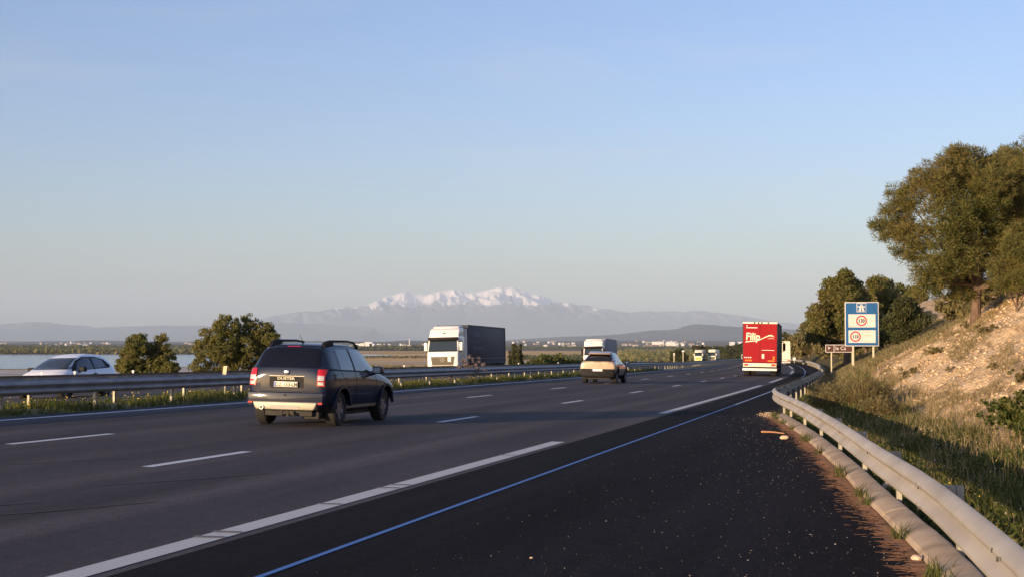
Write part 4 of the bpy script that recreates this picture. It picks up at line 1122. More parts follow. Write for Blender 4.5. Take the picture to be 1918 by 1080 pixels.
def build_trailer(e, x0, length, side_m, rear_m, frame_m, h=4.0, width=2.55, floor=1.05, name='trailer_box'):
    """front of the box at x0, running back"""
    x1 = x0 - length; hw = width/2
    b = MB().box(x1, x0, -hw + .03, hw - .03, floor, h).build(name, side_m, e, bevel=.02)
    fr = MB()
    for x in (x0 - .05, x1 + .05):
        for y in (-hw + .04, hw - .04): fr.box(x - .055, x + .055, y - .045, y + .045, floor - .01, h + .01)
    for y in (-hw + .04, hw - .04):
        fr.box(x1 + .10, x0 - .10, y - .045, y + .045, h - .09, h + .02); fr.box(x1 + .10, x0 - .10, y - .05, y + .05, floor - .14, floor + .03)
    fr.build('frame', frame_m, e)
    rd = MB().box(x1 - .03, x1 + .003, -hw + .05, hw - .05, floor - .02, h - .10).build('rear_door', rear_m, e)
    MB().box(x1 - .05, x1 + .003, -hw, hw, h - .09, h + .025).build('rear_header', M['truck_cream'], e)
    MB().box(x1 - .034, x1 - .030, -.012, .012, floor, h - .12).build('door_seam', M['black'], rd)
    ub = MB().box(x1 - .06, x1 + .02, -hw + .05, hw - .05, .70, .98).build('lamp_board', M['truck_cream'], e, bevel=.01)
    for sg in (-1, 1):
        ya, yb = sorted((sg*(hw - .42), sg*(hw - .16)))
        MB().box(x1 - .075, x1 - .058, ya, yb, .78, .92).build('tail_lamp', M['red_lamp'], ub)
        ya, yb = sorted((sg*(hw - .155), sg*(hw - .07)))
        MB().box(x1 - .075, x1 - .058, ya, yb, .80, .90).build('indicator_lamp', M['orange_lamp'], ub)
    MB().box(x1 - .07, x1 + .01, -hw + .02, hw - .02, .42, .60).build('underrun_bar', M['truck_white'], e, bevel=.015)
    plate(e, x1 - .075, .83, .52, .11, None, M['plate_yellow'])
    ch = MB().box(x1 + .2, x0 - .6, -.55, .55, .72, floor - .02); ch.box(x1 + 1.2, x1 + 4.4, -.9, .9, .42, .7); ch.box(x0 - 3.2, x0 - 2.9, -.8, -.65, .25, 1.0); ch.box(x0 - 3.2, x0 - 2.9, .65, .8, .25, 1.0)
    ch.build('chassis', M['chassis'], e)
    for sg in (-1, 1):
        g = MB()
        for z in (.50, .78): g.box(x1 + 5.0, x0 - 3.6, sg*(hw - .08) - .015, sg*(hw - .08) + .015, z, z + .09)
        g.build('side_guard', M['silver'] if side_m is not M['tarp_dark'] else M['chassis'], e)
        mf = MB().box(x1 + .6, x1 + .62, min(sg*.75, sg*1.2), max(sg*.75, sg*1.2), .25, .9).build('mud_flap', M['black'], e)
        for k in range(3): wheel(e, x1 + 1.55 + 1.31*k, sg*1.02, .5, .42, M['rim'], 8)
    return b, x1

# dark curtain-sided lorry
t1 = empty('articulated_lorry')
build_tractor(t1, M['truck_white'], M['truck_cab_green'], top=3.80)
b, x1 = build_trailer(t1, -3.1, 13.6, M['tarp_dark'], M['tarp_dark'], M['tarp_dark'], h=4.0)
# star in a ring on the grille, plate on the grille, roof lamp; dim lettering on the curtain (left side of the lorry faces us)
sr = MB(); sr.lathe_y([(0, .165), (0, .20), (.03, .20), (.03, .165)], n=28, closed=True)
for k in range(3):
    a = 2*math.pi*k/3
    sr.prism([(-.03, 0), (0, .18), (.03, 0)], 'y', 0, .03, 0, Matrix.Rotation(a, 4, 'Y'))
so = sr.build('star_emblem', M['chrome'], t1); so.rotation_euler = (0, 0, R(-90)); so.location = (.045, 0, 1.32)
MB().box(.04, .06, .42, .68, 1.10, 1.46).build('grille_plate', M['plate_white'], t1)
text_part('curtain_lettering', 'PERFORMANCE', .42, M['grey_letter'], t1, TL(-4.9, 1.262, 1.95), .002, .004, 0, 'LEFT', 'BOTTOM', 1.35)
lt = MB(); rr = random.Random(3)
for k in range(7): lt.box(-5.0 - .36*k - .24, -5.0 - .36*k, 1.260, 1.264, 3.1, 3.1 + .25 + .25*rr.random())
for k in range(9): lt.box(-5.0 - .3*k - .2, -5.0 - .3*k, 1.260, 1.264, 2.62, 2.72)
for k in range(5): lt.box(-13.2 - .35*k - .25, -13.2 - .35*k, 1.260, 1.264, 3.15, 3.4)
lt.build('curtain_print', M['grey_letter'], t1)
MB().box(-16.5, -3.2, 1.255, 1.27, 1.34, 1.37).build('curtain_strap_rail', M['silver'], t1)
tag(t1, 'oncoming lorry with cream-white cab and dark navy curtain trailer', 'lorry')
put(t1, frame_at(108.5, -31.45, True))

# white lorry with grey trailer, partly behind the crossover
t2 = empty('articulated_lorry')
build_tractor(t2, M['truck_white'], M['chassis'], top=3.85, mirrors='b')
b, x1 = build_trailer(t2, -3.1, 13.6, M['tarp_grey'], M['tarp_grey'], M['tarp_grey'], h=4.0)
for k in range(12): MB().box(-4.0 - 1.05*k, -3.97 - 1.05*k, 1.252, 1.262, 1.1, 3.9).build('curtain_strap', mat('strap_grey', (.18, .18, .2), .6) if k == 0 else bpy.data.materials['strap_grey'], t2)
tag(t2, 'oncoming white lorry with pale grey trailer, its lower half hidden by the beige crossover', 'lorry')
put(t2, frame_at(183, -30.0, True))

# red lorry going away
t3 = empty('articulated_lorry')
cab_w = M['truck_white']
build_tractor(t3, cab_w, M['chassis'], top=3.75, mirrors='b')
b, x1 = build_trailer(t3, -3.1, 13.6, M['truck_redside'], M['truck_red'], M['chassis'], h=4.0)
F_ = x1 - .036
text_part('lettering', 'Filip', .76, M['cream_letter'], t3, TB(F_, 1.06, 2.70), .003, .018, .06, 'LEFT', 'BOTTOM_BASELINE', 0.86)
def ribbon(pts, ws, m, name):
    r = MB(); v = []; f = []
    for (y, z), w in zip(pts, ws): v += [(F_ - .002, -y, z - w), (F_ - .002, -y, z + w), (F_ + .004, -y, z + w), (F_ + .004, -y, z - w)]
    for i in range(len(pts) - 1):
        for k in range(4): f.append((i*4+k, i*4+(k+1) % 4, (i+1)*4+(k+1) % 4, (i+1)*4+k))
    r.add(v, f); r.build(name, m, t3)
ribbon([(-1.07, 2.54), (-.75, 2.59), (-.4, 2.62), (-.15, 2.66), (.08, 2.76), (.4, 2.92), (.65, 3.03), (.86, 3.05), (1.05, 2.93)], [.035, .035, .03, .03, .03, .035, .045, .05, .012], M['cream_letter'], 'swoosh')
ribbon([(.53, 2.77), (.70, 2.83), (.88, 2.84), (1.04, 2.78)], [.008, .035, .04, .01], mat('swoosh_ochre', (.55, .33, .2), .5), 'swoosh')
tl = MB(); tl.box(F_ - .002, F_, .20, 1.02, 3.58, 3.64); tl.box(F_ - .002, F_, .92, 1.02, 3.72, 3.78); tl.box(F_ - .002, F_, -1.05, -.12, 1.93, 1.965)
tl.build('small_print', M['white_letter'], t3)
MB().box(F_ - .004, F_ + .002, -.32, -.14, 1.32, 1.66).build('sticker', M['plate_yellow'], t3)
for k in range(4): MB().prism([(.68 + k*.14, 1.33), (.74 + k*.14, 1.39), (.68 + k*.14, 1.45), (.62 + k*.14, 1.39)], 'x', F_ - .004, F_ + .002).build('reflector', M['white_letter'], t3)
MB().box(F_ - .004, F_ + .002, .58, 1.10, 1.12, 1.22).build('warning_panel', M['orange_lamp'], t3)
MB().box(F_ - .004, F_ + .002, -1.08, -.58, 1.10, 1.20).build('warning_panel', M['orange_lamp'], t3)
MB().box(F_ - .004, F_ + .002, -1.08, -.95, 1.24, 1.50).build('sticker', M['orange_lamp'], t3)
for y in (.42, -.12, .12, -.6):
    MB().box(x1 - .07, x1 - .03, y - .05, y + .05, 3.92, 4.02).build('header_hinge', M['chassis'], t3)
tag(t3, 'red-backed lorry with Filip lettering on its rear doors, driving away in the right lane', 'lorry')
put(t3, frame_at(125.6, -7.25))

# cream lorry ahead of the red one
t4 = empty('articulated_lorry')
build_tractor(t4, M['truck_cream'], M['chassis'], top=3.75, mirrors='b')
b, x1 = build_trailer(t4, -3.1, 13.6, M['truck_cream'], M['truck_cream'], M['truck_cream'], h=4.0)
tag(t4, 'plain cream lorry half hidden behind the right side of the red lorry', 'lorry')
put(t4, frame_at(224.5, -6.1)); t4.scale = (0.88, 0.94, 0.86)

# far oncoming lorries and vans
for (s_, t_, kind, lab) in ((470, -32.6, 0, 'distant oncoming cream lorry with yellow marks on its grille, left one of the far pair'), (474, -28.6, 1, 'distant oncoming cream lorry with a tall roof, right one of the far pair')):
    e = empty('lorry')
    build_tractor(e, M['truck_cream'], mat('yellow_green_panel', (.5, .52, .12), .5) if kind == 0 else M['truck_cab_green'], top=3.85 if kind else 3.7, mirrors='w')
    build_trailer(e, -3.1, 9.5 if kind == 0 else 12, M['truck_cream'] if kind else M['tarp_grey'], M['truck_cream'], M['truck_cream'], h=3.9)
    tag(e, lab, 'lorry'); put(e, frame_at(s_, t_, True))
def build_van(m, lab, s_, t_, back=True, h=2.3):
    e = empty('van')
    cb = MB().prism([(-5.3, .45), (0, .42), (.02, .9), (-.75, 1.12), (-1.45, h - .35), (-1.9, h - .02), (-5.2, h), (-5.3, h - .15)], 'y', -.98, .98).build('body', m, e, bevel=.1, seg=3)
    P = Proj(cb)
    P.patch('windscreen', [(-.85, 1.18), (.85, 1.18), (.76, h - .42), (-.76, h - .42)], 'F', M['glass'], e, .01, .02, .2)
    for v in 'RL': P.patch('side_window', [(-2.0, 1.2), (-1.05, 1.15), (-1.45, h - .5), (-2.0, h - .4)], v, M['glass'], e, .01, .02, .2)
    P.patch('grille', [(-.5, .6), (.5, .6), (.5, .85), (-.5, .85)], 'F', M['black'], e, .01, .02, .2)
    for sg in (-1, 1):
        MB().box(-.05, .03, min(sg*.62, sg*.92), max(sg*.62, sg*.92), .72, .88).build('headlamp', M['clear_lamp'], e)
        for x in (-1.0, -4.3): wheel(e, x, sg*.85, .34, .24, M['rim'], 6)
        MB().box(-1.35, -1.2, min(sg*1.0, sg*1.2), max(sg*1.0, sg*1.2), 1.2, 1.5).build('wing_mirror', M['black'], e, bevel=.02)
    MB().box(-5.34, -5.28, -.8, .8, .9, h - .3).build('rear_door', m, e)
    tag(e, lab, 'van'); put(e, frame_at(s_, t_, back)); return e
build_van(M['truck_cream'], 'white van on the far carriageway just left of the red lorry', 590, -28.5, True, 2.6)
build_van(M['truck_white'], 'small white van between the round dark tree and the far pair of lorries', 440, -36.6, True, 2.0)

# ------------------------------------------------------------ plants
def ST(X, Y):
    d = (_X[::1] - X) ** 2 + (_Y - Y) ** 2; i = int(np.argmin(d)); h = _H[i]
    ds = (X - _X[i]) * math.sin(h) + (Y - _Y[i]) * math.cos(h)
    return float(_S[i] + ds), float((X - _X[i]) * math.cos(h) - (Y - _Y[i]) * math.sin(h))
def ground_at(X, Y):
    s, t = ST(X, Y)
    if t > float(kerb_t(s)): return float(right_z(np.array([s]), np.array([t]))[0])
    if t < -35: return max(float(left_z(np.array([s]), np.array([t]))[0]), PLAIN_Z)
    return float(surf_z(s, t))
def rand_dirs(n, g):
    v = g.normal(size=(n, 3)); return v / np.linalg.norm(v, axis=1, keepdims=True)
def leaf_quads(P, size, g, asp=1.6, up=0.0):
    """n quads at P with random orientation"""
    n = len(P); a = rand_dirs(n, g); a[:, 2] += up; a /= np.linalg.norm(a, axis=1, keepdims=True)
    b = np.cross(a, rand_dirs(n, g)); b /= np.linalg.norm(b, axis=1, keepdims=True) + 1e-9
    s = (size * g.uniform(0.55, 1.3, n))[:, None]
    a = a * s * asp * 0.5; b = b * s * 0.5
    return np.stack([P - a - b * 0.5, P - b * 0.2 + a * 0.2 - b, P + a, P - a + b], 1).reshape(-1, 3)
def spray_quads(P, C, wid, ln, g):
    """thin needles pointing away from the heart of their tuft"""
    n = len(P); o = P - C; o /= np.linalg.norm(o, axis=1, keepdims=True) + 1e-9
    a = o + 0.75 * rand_dirs(n, g); a[:, 2] += 0.25; a /= np.linalg.norm(a, axis=1, keepdims=True)
    b = np.cross(a, rand_dirs(n, g)); b /= np.linalg.norm(b, axis=1, keepdims=True) + 1e-9
    s = g.uniform(0.6, 1.3, n)[:, None]; a = a * s * ln; b = b * s * wid * 0.5
    return np.stack([P - b, P + b, P + a + b * .35, P + a - b * .35], 1).reshape(-1, 3)
def crown_points(blobs, n, g, clump=0.35, shell=0.55, tuft=26):
    """clumpy points in a set of ellipsoids (cx,cy,cz,rx,ry,rz)"""
    B = np.array(blobs, float); vol = B[:, 3] * B[:, 4] * B[:, 5]; vol = vol ** 0.8; pr = vol / vol.sum()
    nc = max(4, n // tuft)
    k = g.choice(len(B), nc, p=pr); d = rand_dirs(nc, g); r = shell + (1 - shell) * g.random(nc) ** 0.6
    C = B[k, :3] + d * B[k, 3:6] * r[:, None]
    cs = clump * g.uniform(0.5, 1.3, nc)
    idx = g.integers(0, nc, n); o = rand_dirs(n, g) * (g.random(n) ** 0.5 * cs[idx])[:, None]
    o[:, 2] *= 0.7
    crown_points.heart = C[idx]
    return C[idx] + o, C
def tree(name, label, cat, base, blobs, nleaf, leaf, lm, trunk_r=0.15, trunk_top=None, clump=0.35, shell=0.5, seed=1, limbs=True, group=None, asp=1.7, lean=(0, 0), tuft=26, bark='bark', spray=0):
    g = np.random.default_rng(seed)
    e = empty(name, base); tag(e, label, cat, group)
    P, C = crown_points(blobs, nleaf, g, clump, shell, tuft)
    fast_mesh('crown', spray_quads(P, crown_points.heart, leaf, spray, g) if spray else leaf_quads(P, leaf, g, asp), 4, M[lm], e)
    if trunk_r > 0:
        zt = trunk_top or max(b[2] for b in blobs) * 0.6
        mb = MB(); pts = []; rs = []
        for i in range(7):
            u = i / 6; pts.append((lean[0] * u + 0.06 * math.sin(3 * u + seed) * zt * 0.2, lean[1] * u, -0.3 + (zt + 0.3) * u)); rs.append(trunk_r * (1.25 if i == 0 else 1) * (1 - 0.55 * u))
        mb.tube(pts, rs, 10)
        if limbs:
            for i, b in enumerate(blobs):
                u = min(0.95, max(0.35, 0.3 + 0.5 * g.random())); k = u * 6; j = int(k); f = k - j
                p0 = Vector(pts[j]).lerp(Vector(pts[min(j + 1, 6)]), f); p1 = Vector(b[:3])
                mid = p0.lerp(p1, 0.5) + Vector((0, 0, -0.08 * (p1 - p0).length))
                mb.tube([p0, mid, p1], [trunk_r * 0.42, trunk_r * 0.26, trunk_r * 0.08], 6)
                for q in range(3):
                    c = C[g.integers(0, len(C))]
                    if np.linalg.norm(c - np.array(b[:3])) < max(b[3:6]) * 1.3: mb.tube([p1, Vector(c)], [trunk_r * 0.10, trunk_r * 0.03], 4)
        mb.build('trunk', M[bark], e, smooth=True)
    return e
def px_blobs(bx, by, Y, lst, g, dep=0.8, yd=0.0):
    """blobs given in photo pixels (x, y, r) for a thing standing at depth Y with its foot at pixel (bx, by)"""
    k = Y / 2700; out = []
    for (x, y, r) in lst: out.append(((x - bx) * k, g.uniform(-dep, dep) + yd, (by - y) * k, r * k, r * k * 1.1, r * k * 0.9))
    return out
def at_px(x, Y): return (x - 959) / 2700 * Y
def base_at(x, Y, sink=0.0):
    X = at_px(x, Y); return (X, Y, ground_at(X, Y) - sink)
def foot_y(b):    # image row of a foot
    return 640 - (b[2] - CAM_H) / b[1] * 2700
g0 = np.random.default_rng(5)
# big pine at the right
Y = 50.5; b = base_at(1826, Y); fy = foot_y(b)
L1 = [(1690, 415, 44), (1712, 365, 36), (1712, 455, 44), (1740, 345, 44), (1725, 515, 34), (1788, 305, 36), (1785, 345, 44), (1765, 410, 52), (1770, 480, 50), (1762, 530, 34), (1820, 310, 44), (1838, 360, 56), (1830, 430, 60), (1826, 500, 50), (1880, 320, 50), (1890, 390, 58), (1885, 460, 52), (1935, 340, 60), (1945, 420, 60), (1872, 520, 36), (1800, 540, 28)]
tree('pine_tree', 'largest pine, wide olive crown on a short leaning trunk, standing high on the rocky slope', 'tree', b, px_blobs(1826, fy, Y, L1, g0, 1.3), 150000, 0.024, 'pine', 0.19, (fy - 400) * Y / 2700, 0.22, 0.32, 3, lean=(0.3, 0), tuft=70, spray=.13)
Y = 58; b = base_at(1905, Y); fy = foot_y(b)
L2 = [(1900, 330, 60), (1950, 300, 60), (1925, 400, 60), (1990, 360, 70), (1985, 440, 60), (1940, 470, 55), (1905, 290, 34)]
tree('pine_tree', 'second pine behind the largest one, cut by the right edge of the view', 'tree', b, px_blobs(1905, fy, Y, L2, g0, 1.3), 60000, 0.028, 'pine', 0.17, (fy - 420) * Y / 2700, 0.25, 0.35, 8, tuft=70, spray=.15)
Y = 47; b = base_at(1905, Y); fy = foot_y(b)
tree('shrub', 'bright green leafy shrub at the right edge under the largest pine', 'shrub', b, px_blobs(1905, fy, Y, [(1885, 500, 28), (1900, 465, 34), (1925, 450, 40), (1930, 500, 38), (1880, 530, 18), (1905, 525, 26)], g0, 0.5), 26000, 0.022, 'pine', 0.05, 0.8, 0.14, 0.4, 21, tuft=50, spray=.10)
# middle group behind the signs
Y = 118; b = base_at(1585, Y); fy = foot_y(b)
L3 = [(1578, 520, 16), (1560, 535, 18), (1595, 535, 22), (1548, 555, 18), (1580, 560, 26), (1612, 555, 24), (1530, 585, 18), (1555, 590, 26), (1590, 600, 28), (1530, 610, 18), (1560, 625, 26), (1600, 630, 24), (1520, 630, 14), (1625, 580, 20)]
tree('pine_tree', 'dark round-headed pine directly behind the blue sign, leftmost of its group', 'tree', b, px_blobs(1585, fy, Y, L3, g0, 1.6), 56000, 0.11, 'bushleaf', 0.28, (fy - 560) * Y / 2700, 0.40, 0.4, 31, tuft=40)
Y = 126; b = base_at(1650, Y); fy = foot_y(b)
L4 = [(1630, 530, 14), (1655, 535, 16), (1640, 555, 24), (1668, 550, 20), (1620, 590, 24), (1655, 590, 28), (1645, 620, 24), (1680, 580, 20), (1672, 615, 22)]
tree('pine_tree', 'dark pine with a notched top, just right of the blue sign', 'tree', b, px_blobs(1650, fy, Y, L4, g0, 1.6), 38000, 0.11, 'bushleaf', 0.28, (fy - 570) * Y / 2700, 0.40, 0.4, 41, tuft=40)
Y = 112; b = base_at(1695, Y); fy = foot_y(b)
L5 = [(1690, 575, 20), (1710, 585, 18), (1680, 605, 22), (1705, 610, 20), (1690, 630, 18), (1720, 600, 14)]
tree('pine_tree', 'low spreading dark tree between the blue sign and the rocky slope', 'tree', b, px_blobs(1695, fy, Y, L5, g0, 1.4), 24000, 0.11, 'darkleaf', 0.2, 2.2, 0.4, 0.4, 51)
# two rounded trees across the carriageways
Y = 94; X_ = at_px(442, Y); b = (X_, Y, -2.1); fy = foot_y(b)
L6 = [(400, 625, 26), (430, 612, 24), (460, 612, 26), (490, 625, 26), (510, 640, 20), (385, 655, 26), (425, 650, 34), (465, 650, 34), (500, 665, 26), (375, 685, 20), (410, 688, 28), (450, 690, 30), (490, 690, 26), (518, 650, 12)]
tree('round_tree', 'large rounded olive-green tree beyond the far carriageway, left of the dark suv', 'tree', b, px_blobs(442, fy, Y, L6, g0, 1.2), 62000, 0.07, 'bushleaf', 0.2, 2.4, 0.26, 0.5, 61, tuft=60)
Y = 80; X_ = at_px(278, Y); b = (X_, Y, -1.7); fy = foot_y(b)
L7 = [(258, 632, 12), (245, 640, 12), (262, 650, 20), (240, 665, 18), (285, 660, 22), (303, 632, 9), (304, 648, 13), (310, 668, 18), (225, 685, 16), (255, 688, 24), (290, 690, 24), (325, 690, 16), (336, 684, 8)]
tree('bushy_tree', 'smaller two-peaked bushy tree between the white hatchback and the large rounded tree', 'tree', b, px_blobs(278, fy, Y, L7, g0, 1.0), 34000, 0.065, 'bushleaf', 0.12, 2.0, 0.2, 0.4, 71, tuft=60)

# prototypes of small shrubs, copied
def shrub_proto(name, w, h, n, leaf, lm, seed):
    g = np.random.default_rng(seed)
    bl = [(g.uniform(-.5, .5) * w, g.uniform(-.5, .5) * w, h * g.uniform(.25, .62), w * g.uniform(.25, .42), w * g.uniform(.25, .42), h * g.uniform(.22, .36)) for _ in range(6)]
    e = tree(name, '', 'shrub', (0, 0, 0), bl, n, leaf, lm, 0.05 * w, h * .5, leaf * 2.2, .4, seed, limbs=False)
    return e
def scatter(proto, spots, labels, cat, group, smin=0.8, smax=1.25, seed=1):
    rr = random.Random(seed); first = True
    for i, (X, Y, Z) in enumerate(spots):
        o = proto if first else copy_tree(proto); first = False
        k = rr.uniform(smin, smax)
        o.location = (X, Y, Z); o.rotation_euler = (0, 0, rr.uniform(0, 6.28)); o.scale = (k, k, k * rr.uniform(.85, 1.2))
        o['label'] = labels[i] if isinstance(labels, list) else labels; o['category'] = cat; o['group'] = group
def st_spot(s, t, dz=-0.1):
    x, y, _ = W(s, t, z=0); x, y = float(x), float(y); return (x, y, ground_at(x, y) + dz)
rr = random.Random(9)
# hillside beyond the signs
sp = []
for i in range(130):
    s = rr.uniform(135, 420); t = rr.uniform(-0.6, 4) if rr.random() < .6 else rr.uniform(3, 16)
    if i >= 84: s = rr.uniform(205, 460); t = rr.uniform(1.5, 14)
    sp.append(st_spot(s, t))
scatter(shrub_proto('scrub_bush', 3.2, 2.6, 2600, 0.26, 'scrubleaf', 81), sp[:84], 'olive scrub bush growing on the hillside above the far bend of the road', 'shrub', 'olive scrub bushes on the far hillside', .7, 1.5, 3)
scatter(shrub_proto('dark_bush', 4.2, 4.8, 3600, 0.28, 'bushleaf', 82), sp[84:], 'dark green tree-like bush on the hillside above the far bend', 'shrub', 'dark bushes on the far hillside', .7, 1.4, 4)
# hillside above the rocks and behind the signs
sp = [st_spot(rr.uniform(66, 130), rr.uniform(5.5, 26)) for _ in range(24)]
scatter(shrub_proto('hillside_bush', 2.4, 1.9, 2600, 0.17, 'scrubleaf', 83), sp, 'grey-olive bush on the grassy hillside between the signs and the pines', 'shrub', 'grey-olive bushes on the hillside', .6, 1.3, 5)
sp = [st_spot(s, t, -.25) for s, t in ((57, 6.2), (60, 7.5), (64, 6.8), (68, 9.5), (73, 8.4), (79, 11), (62, 10.5), (70, 12.5), (90, 14), (84, 9))]
scatter(shrub_proto('bush', 2.0, 1.6, 3000, 0.12, 'bushleaf', 84), sp, 'dense olive bush on the crest behind the trunk of the largest pine', 'shrub', 'bushes on the crest behind the largest pine', .7, 1.25, 6)
# low plants on the rocks
lowspots = [(33, 3.3), (38, 3.1), (42, 2.3), (46, 3.6), (50, 2.2), (53, 3.4), (48, 1.3)]
scatter(shrub_proto('rock_plant', 0.55, 0.40, 700, 0.035, 'scrubleaf', 85), [st_spot(s, t, -.05) for s, t in lowspots], 'small tufted plant rooted in the pale rocky slope', 'plant', 'tufted plants on the rocky slope', .6, 1.3, 7)
e = shrub_proto('leafy_plant', 1.0, 1.0, 4200, 0.05, 'grass', 86); e.location = st_spot(26.6, 2.62, -.05); e['label'] = 'bright green leafy plant at the right edge, low on the rocky slope'; e['category'] = 'plant'
# left side: small things along the far verge
sp = []
for px, Yq in ((1004, 196), (1016, 200), (1030, 204), (1042, 208), (1056, 210), (1070, 214), (1080, 216)):
    X = at_px(px, Yq); sp.append((X, Yq, ground_at(X, Yq) - .2))
scatter(shrub_proto('green_bush', 3.0, 2.2, 1800, 0.22, 'grass', 87), sp, 'low green bush in the row on the far verge, between the two nearer oncoming lorries', 'shrub', 'low green bushes on the far verge', .75, 1.2, 8)
def cyp(seed, h, w):
    g = np.random.default_rng(seed)
    bl = [(0, 0, h * (i + .5) / 6, w * (1 - i / 7), w * (1 - i / 7), h / 8) for i in range(6)]
    return tree('young_cypress', '', 'tree', (0, 0, 0), bl, 1500, .12, 'darkleaf', .05, h * .8, .16, .3, seed, limbs=False)
sp = []
for px, Yq in ((955, 158), (961, 160), (965, 162), (970, 160), (975, 163), (979, 166)):
    X = at_px(px, Yq); sp.append((X, Yq, ground_at(X, Yq) - .1))
scatter(cyp(91, 2.9, .32), sp, 'narrow dark cypress in the clump just right of the dark curtain trailer', 'tree', 'young cypresses beside the dark trailer', .75, 1.1, 9)
sp = []
for _ in range(40):
    px = rr.uniform(1165, 1300); Yq = rr.uniform(260, 520)
    X = at_px(px, Yq); s, t = ST(X, Yq)
    if t < -40: sp.append((X, Yq, ground_at(X, Yq) - .2))
scatter(shrub_proto('verge_bush', 3.4, 2.4, 1500, 0.28, 'scrubleaf', 88), sp, 'olive bush on rough ground left of the far carriageway, beyond the beige crossover', 'shrub', 'olive bushes beyond the crossover', .7, 1.4, 10)
# trees in the distance beyond the lorries
def far_tree(px, Yq, top, w, label, seed, lm='darkleaf'):
    X = at_px(px, Yq); gz = ground_at(X, Yq) - .3; h = CAM_H + (640 - top) / 2700 * Yq - gz; r = w * Yq / 2700 / 2
    g = np.random.default_rng(seed)
    bl = [(g.uniform(-.55, .55) * r, g.uniform(-.5, .5) * r, h - r * g.uniform(.5, 1.6), r * .5, r * .5, r * .42) for _ in range(9)] + [(0, 0, h * .45, r * .7, r * .7, h * .35)]
    return tree('round_tree', label, 'tree', (X, Yq, gz), bl, 5200, r * .13, lm, r * .10, h * .5, r * .22, .4, seed, limbs=False)
far_tree(1273, 395, 646, 32, 'single round dark tree left of the far pair of oncoming lorries', 101)
far_tree(1262, 405, 656, 20, 'small dark tree merged with the left side of the round dark tree', 102)
far_tree(1309, 640, 643, 24, 'dark tree rising just behind the left lorry of the far pair', 103)
far_tree(1325, 660, 645, 20, 'dark tree rising between the two lorries of the far pair', 104)
far_tree(1340, 650, 645, 22, 'dark tree rising just behind the right lorry of the far pair', 105)
for i, (px, Yq, top, w) in enumerate(((1352, 760, 645, 18), (1362, 800, 643, 20), (1373, 820, 642, 20), (1384, 840, 641, 20), (1395, 850, 640, 22), (1404, 860, 640, 20), (1365, 700, 650, 22), (1379, 720, 650, 22), (1392, 700, 648, 22))):
    t_ = far_tree(px, Yq, top, w, 'dark tree in the wooded belt just left of the red lorry', 110 + i); t_['group'] = 'dark trees left of the red lorry'
far_tree(1476, 330, 619, 24, 'tall dark tree on the skyline just right of the red lorry roof', 131)
far_tree(1497, 310, 618, 40, 'broad dark tree on the skyline above the far bend of the road', 132, 'bushleaf')
far_tree(1520, 285, 622, 44, 'broad olive tree above the far bend, nearest the group behind the signs', 133, 'bushleaf')
# pinkish plume shrub in the median, in front of the dark lorry
bX = at_px(884, 69); zz = float(surf_z(*ST(bX, 69)))
tree('tamarisk_shrub', 'pinkish feathery shrub in the median, in front of the dark lorry', 'shrub', (bX, 69, zz), [(-.25, 0, 1.0, .3, .3, .26), (.1, .1, 1.1, .3, .3, .26), (.4, 0, .9, .26, .3, .24), (-.1, 0, .6, .5, .4, .35), (-.5, 0, .75, .2, .2, .2), (.62, 0, .7, .16, .2, .2)], 1100, 0.03, 'tamarisk', .03, .8, .12, .3, 131, asp=3.2)

# ------------------------------------------------------------ grass, flowers, stones
def blades(name, S_, T_, zf, hts, wid, m, g, lean=0.45, tri=False):
    x, y, _ = W(S_, T_, z=0); z = zf(S_, T_); n = len(S_)
    P = np.stack([x, y, z], -1); ang = g.uniform(0, 2 * np.pi, n)
    d = np.stack([np.cos(ang), np.sin(ang), np.zeros(n)], -1) * (wid * 0.5)[:, None]
    la = g.uniform(0, 2 * np.pi, n); ln = g.uniform(0.05, lean, n) * hts
    top = P + np.stack([np.cos(la) * ln, np.sin(la) * ln, hts], -1)
    mid = P + np.stack([np.cos(la) * ln * .3, np.sin(la) * ln * .3, hts * .55], -1)
    v = np.stack([P - d, P + d, mid + d * .8, mid - d * .8, mid - d * .8, mid + d * .8, top + d * .12, top - d * .12], 1).reshape(-1, 3)
    o = fast_mesh(name, v, 4, m); return tag(o, kind='stuff')
def clump_mask(S_, T_, sc, seed, thr): return vnoise(S_ * sc, T_ * sc * 1.3, seed) > thr
g = np.random.default_rng(77)
# right verge: dense green near, with taller weeds
n = 135000
s = 6 + (62 - 6) * g.random(n) ** 1.5; kt = kerb_t(s); rt = np.interp(s, _RS, _RT)
t = kt + 0.33 + (np.maximum(rt + 0.35, kt + 1.2) - kt - 0.33) * g.random(n)
keep = (vnoise(s * 1.4, t * 1.8, 3) > 0.22) ; s, t = s[keep], t[keep]
h = .58 * g.uniform(.04, .20, len(s)) * (0.6 + 1.3 * vnoise(s * .8, t * 1.1, 13)) * np.clip((t - kerb_t(s)) / 0.9, .45, 1.2)
h *= np.where(g.random(len(s)) < .06, 2.1, 1)
blades('grass', s, t, right_z, h, g.uniform(.008, .018, len(s)) * (1 + s / 40), M['grass'], g, .95)
n = 12000
s = 10 + 52 * g.random(n) ** 1.2; kt = kerb_t(s); rt = np.interp(s, _RS, _RT)
t = kt + .5 + (rt + 1.0 - kt - .5) * g.random(n) ** .6
keep = vnoise(s * .55, t * .9, 23) > .5; s, t = s[keep], t[keep]
blades('dry_grass', s, t, right_z, g.uniform(.12, .42, len(s)), g.uniform(.006, .012, len(s)) * (1 + s / 45), M['drygrass'], g, .5)
n = 48000
s = 58 + 88 * g.random(n); kt = kerb_t(s); t = kt + .4 + 14 * g.random(n) ** 1.5
k = rock_mask(s, t) < .5; s, t = s[k], t[k]
blades('hillside_grass', s, t, right_z, g.uniform(.12, .45, len(s)), g.uniform(.03, .07, len(s)), M['drygrass'], g, .7)
n = 40000
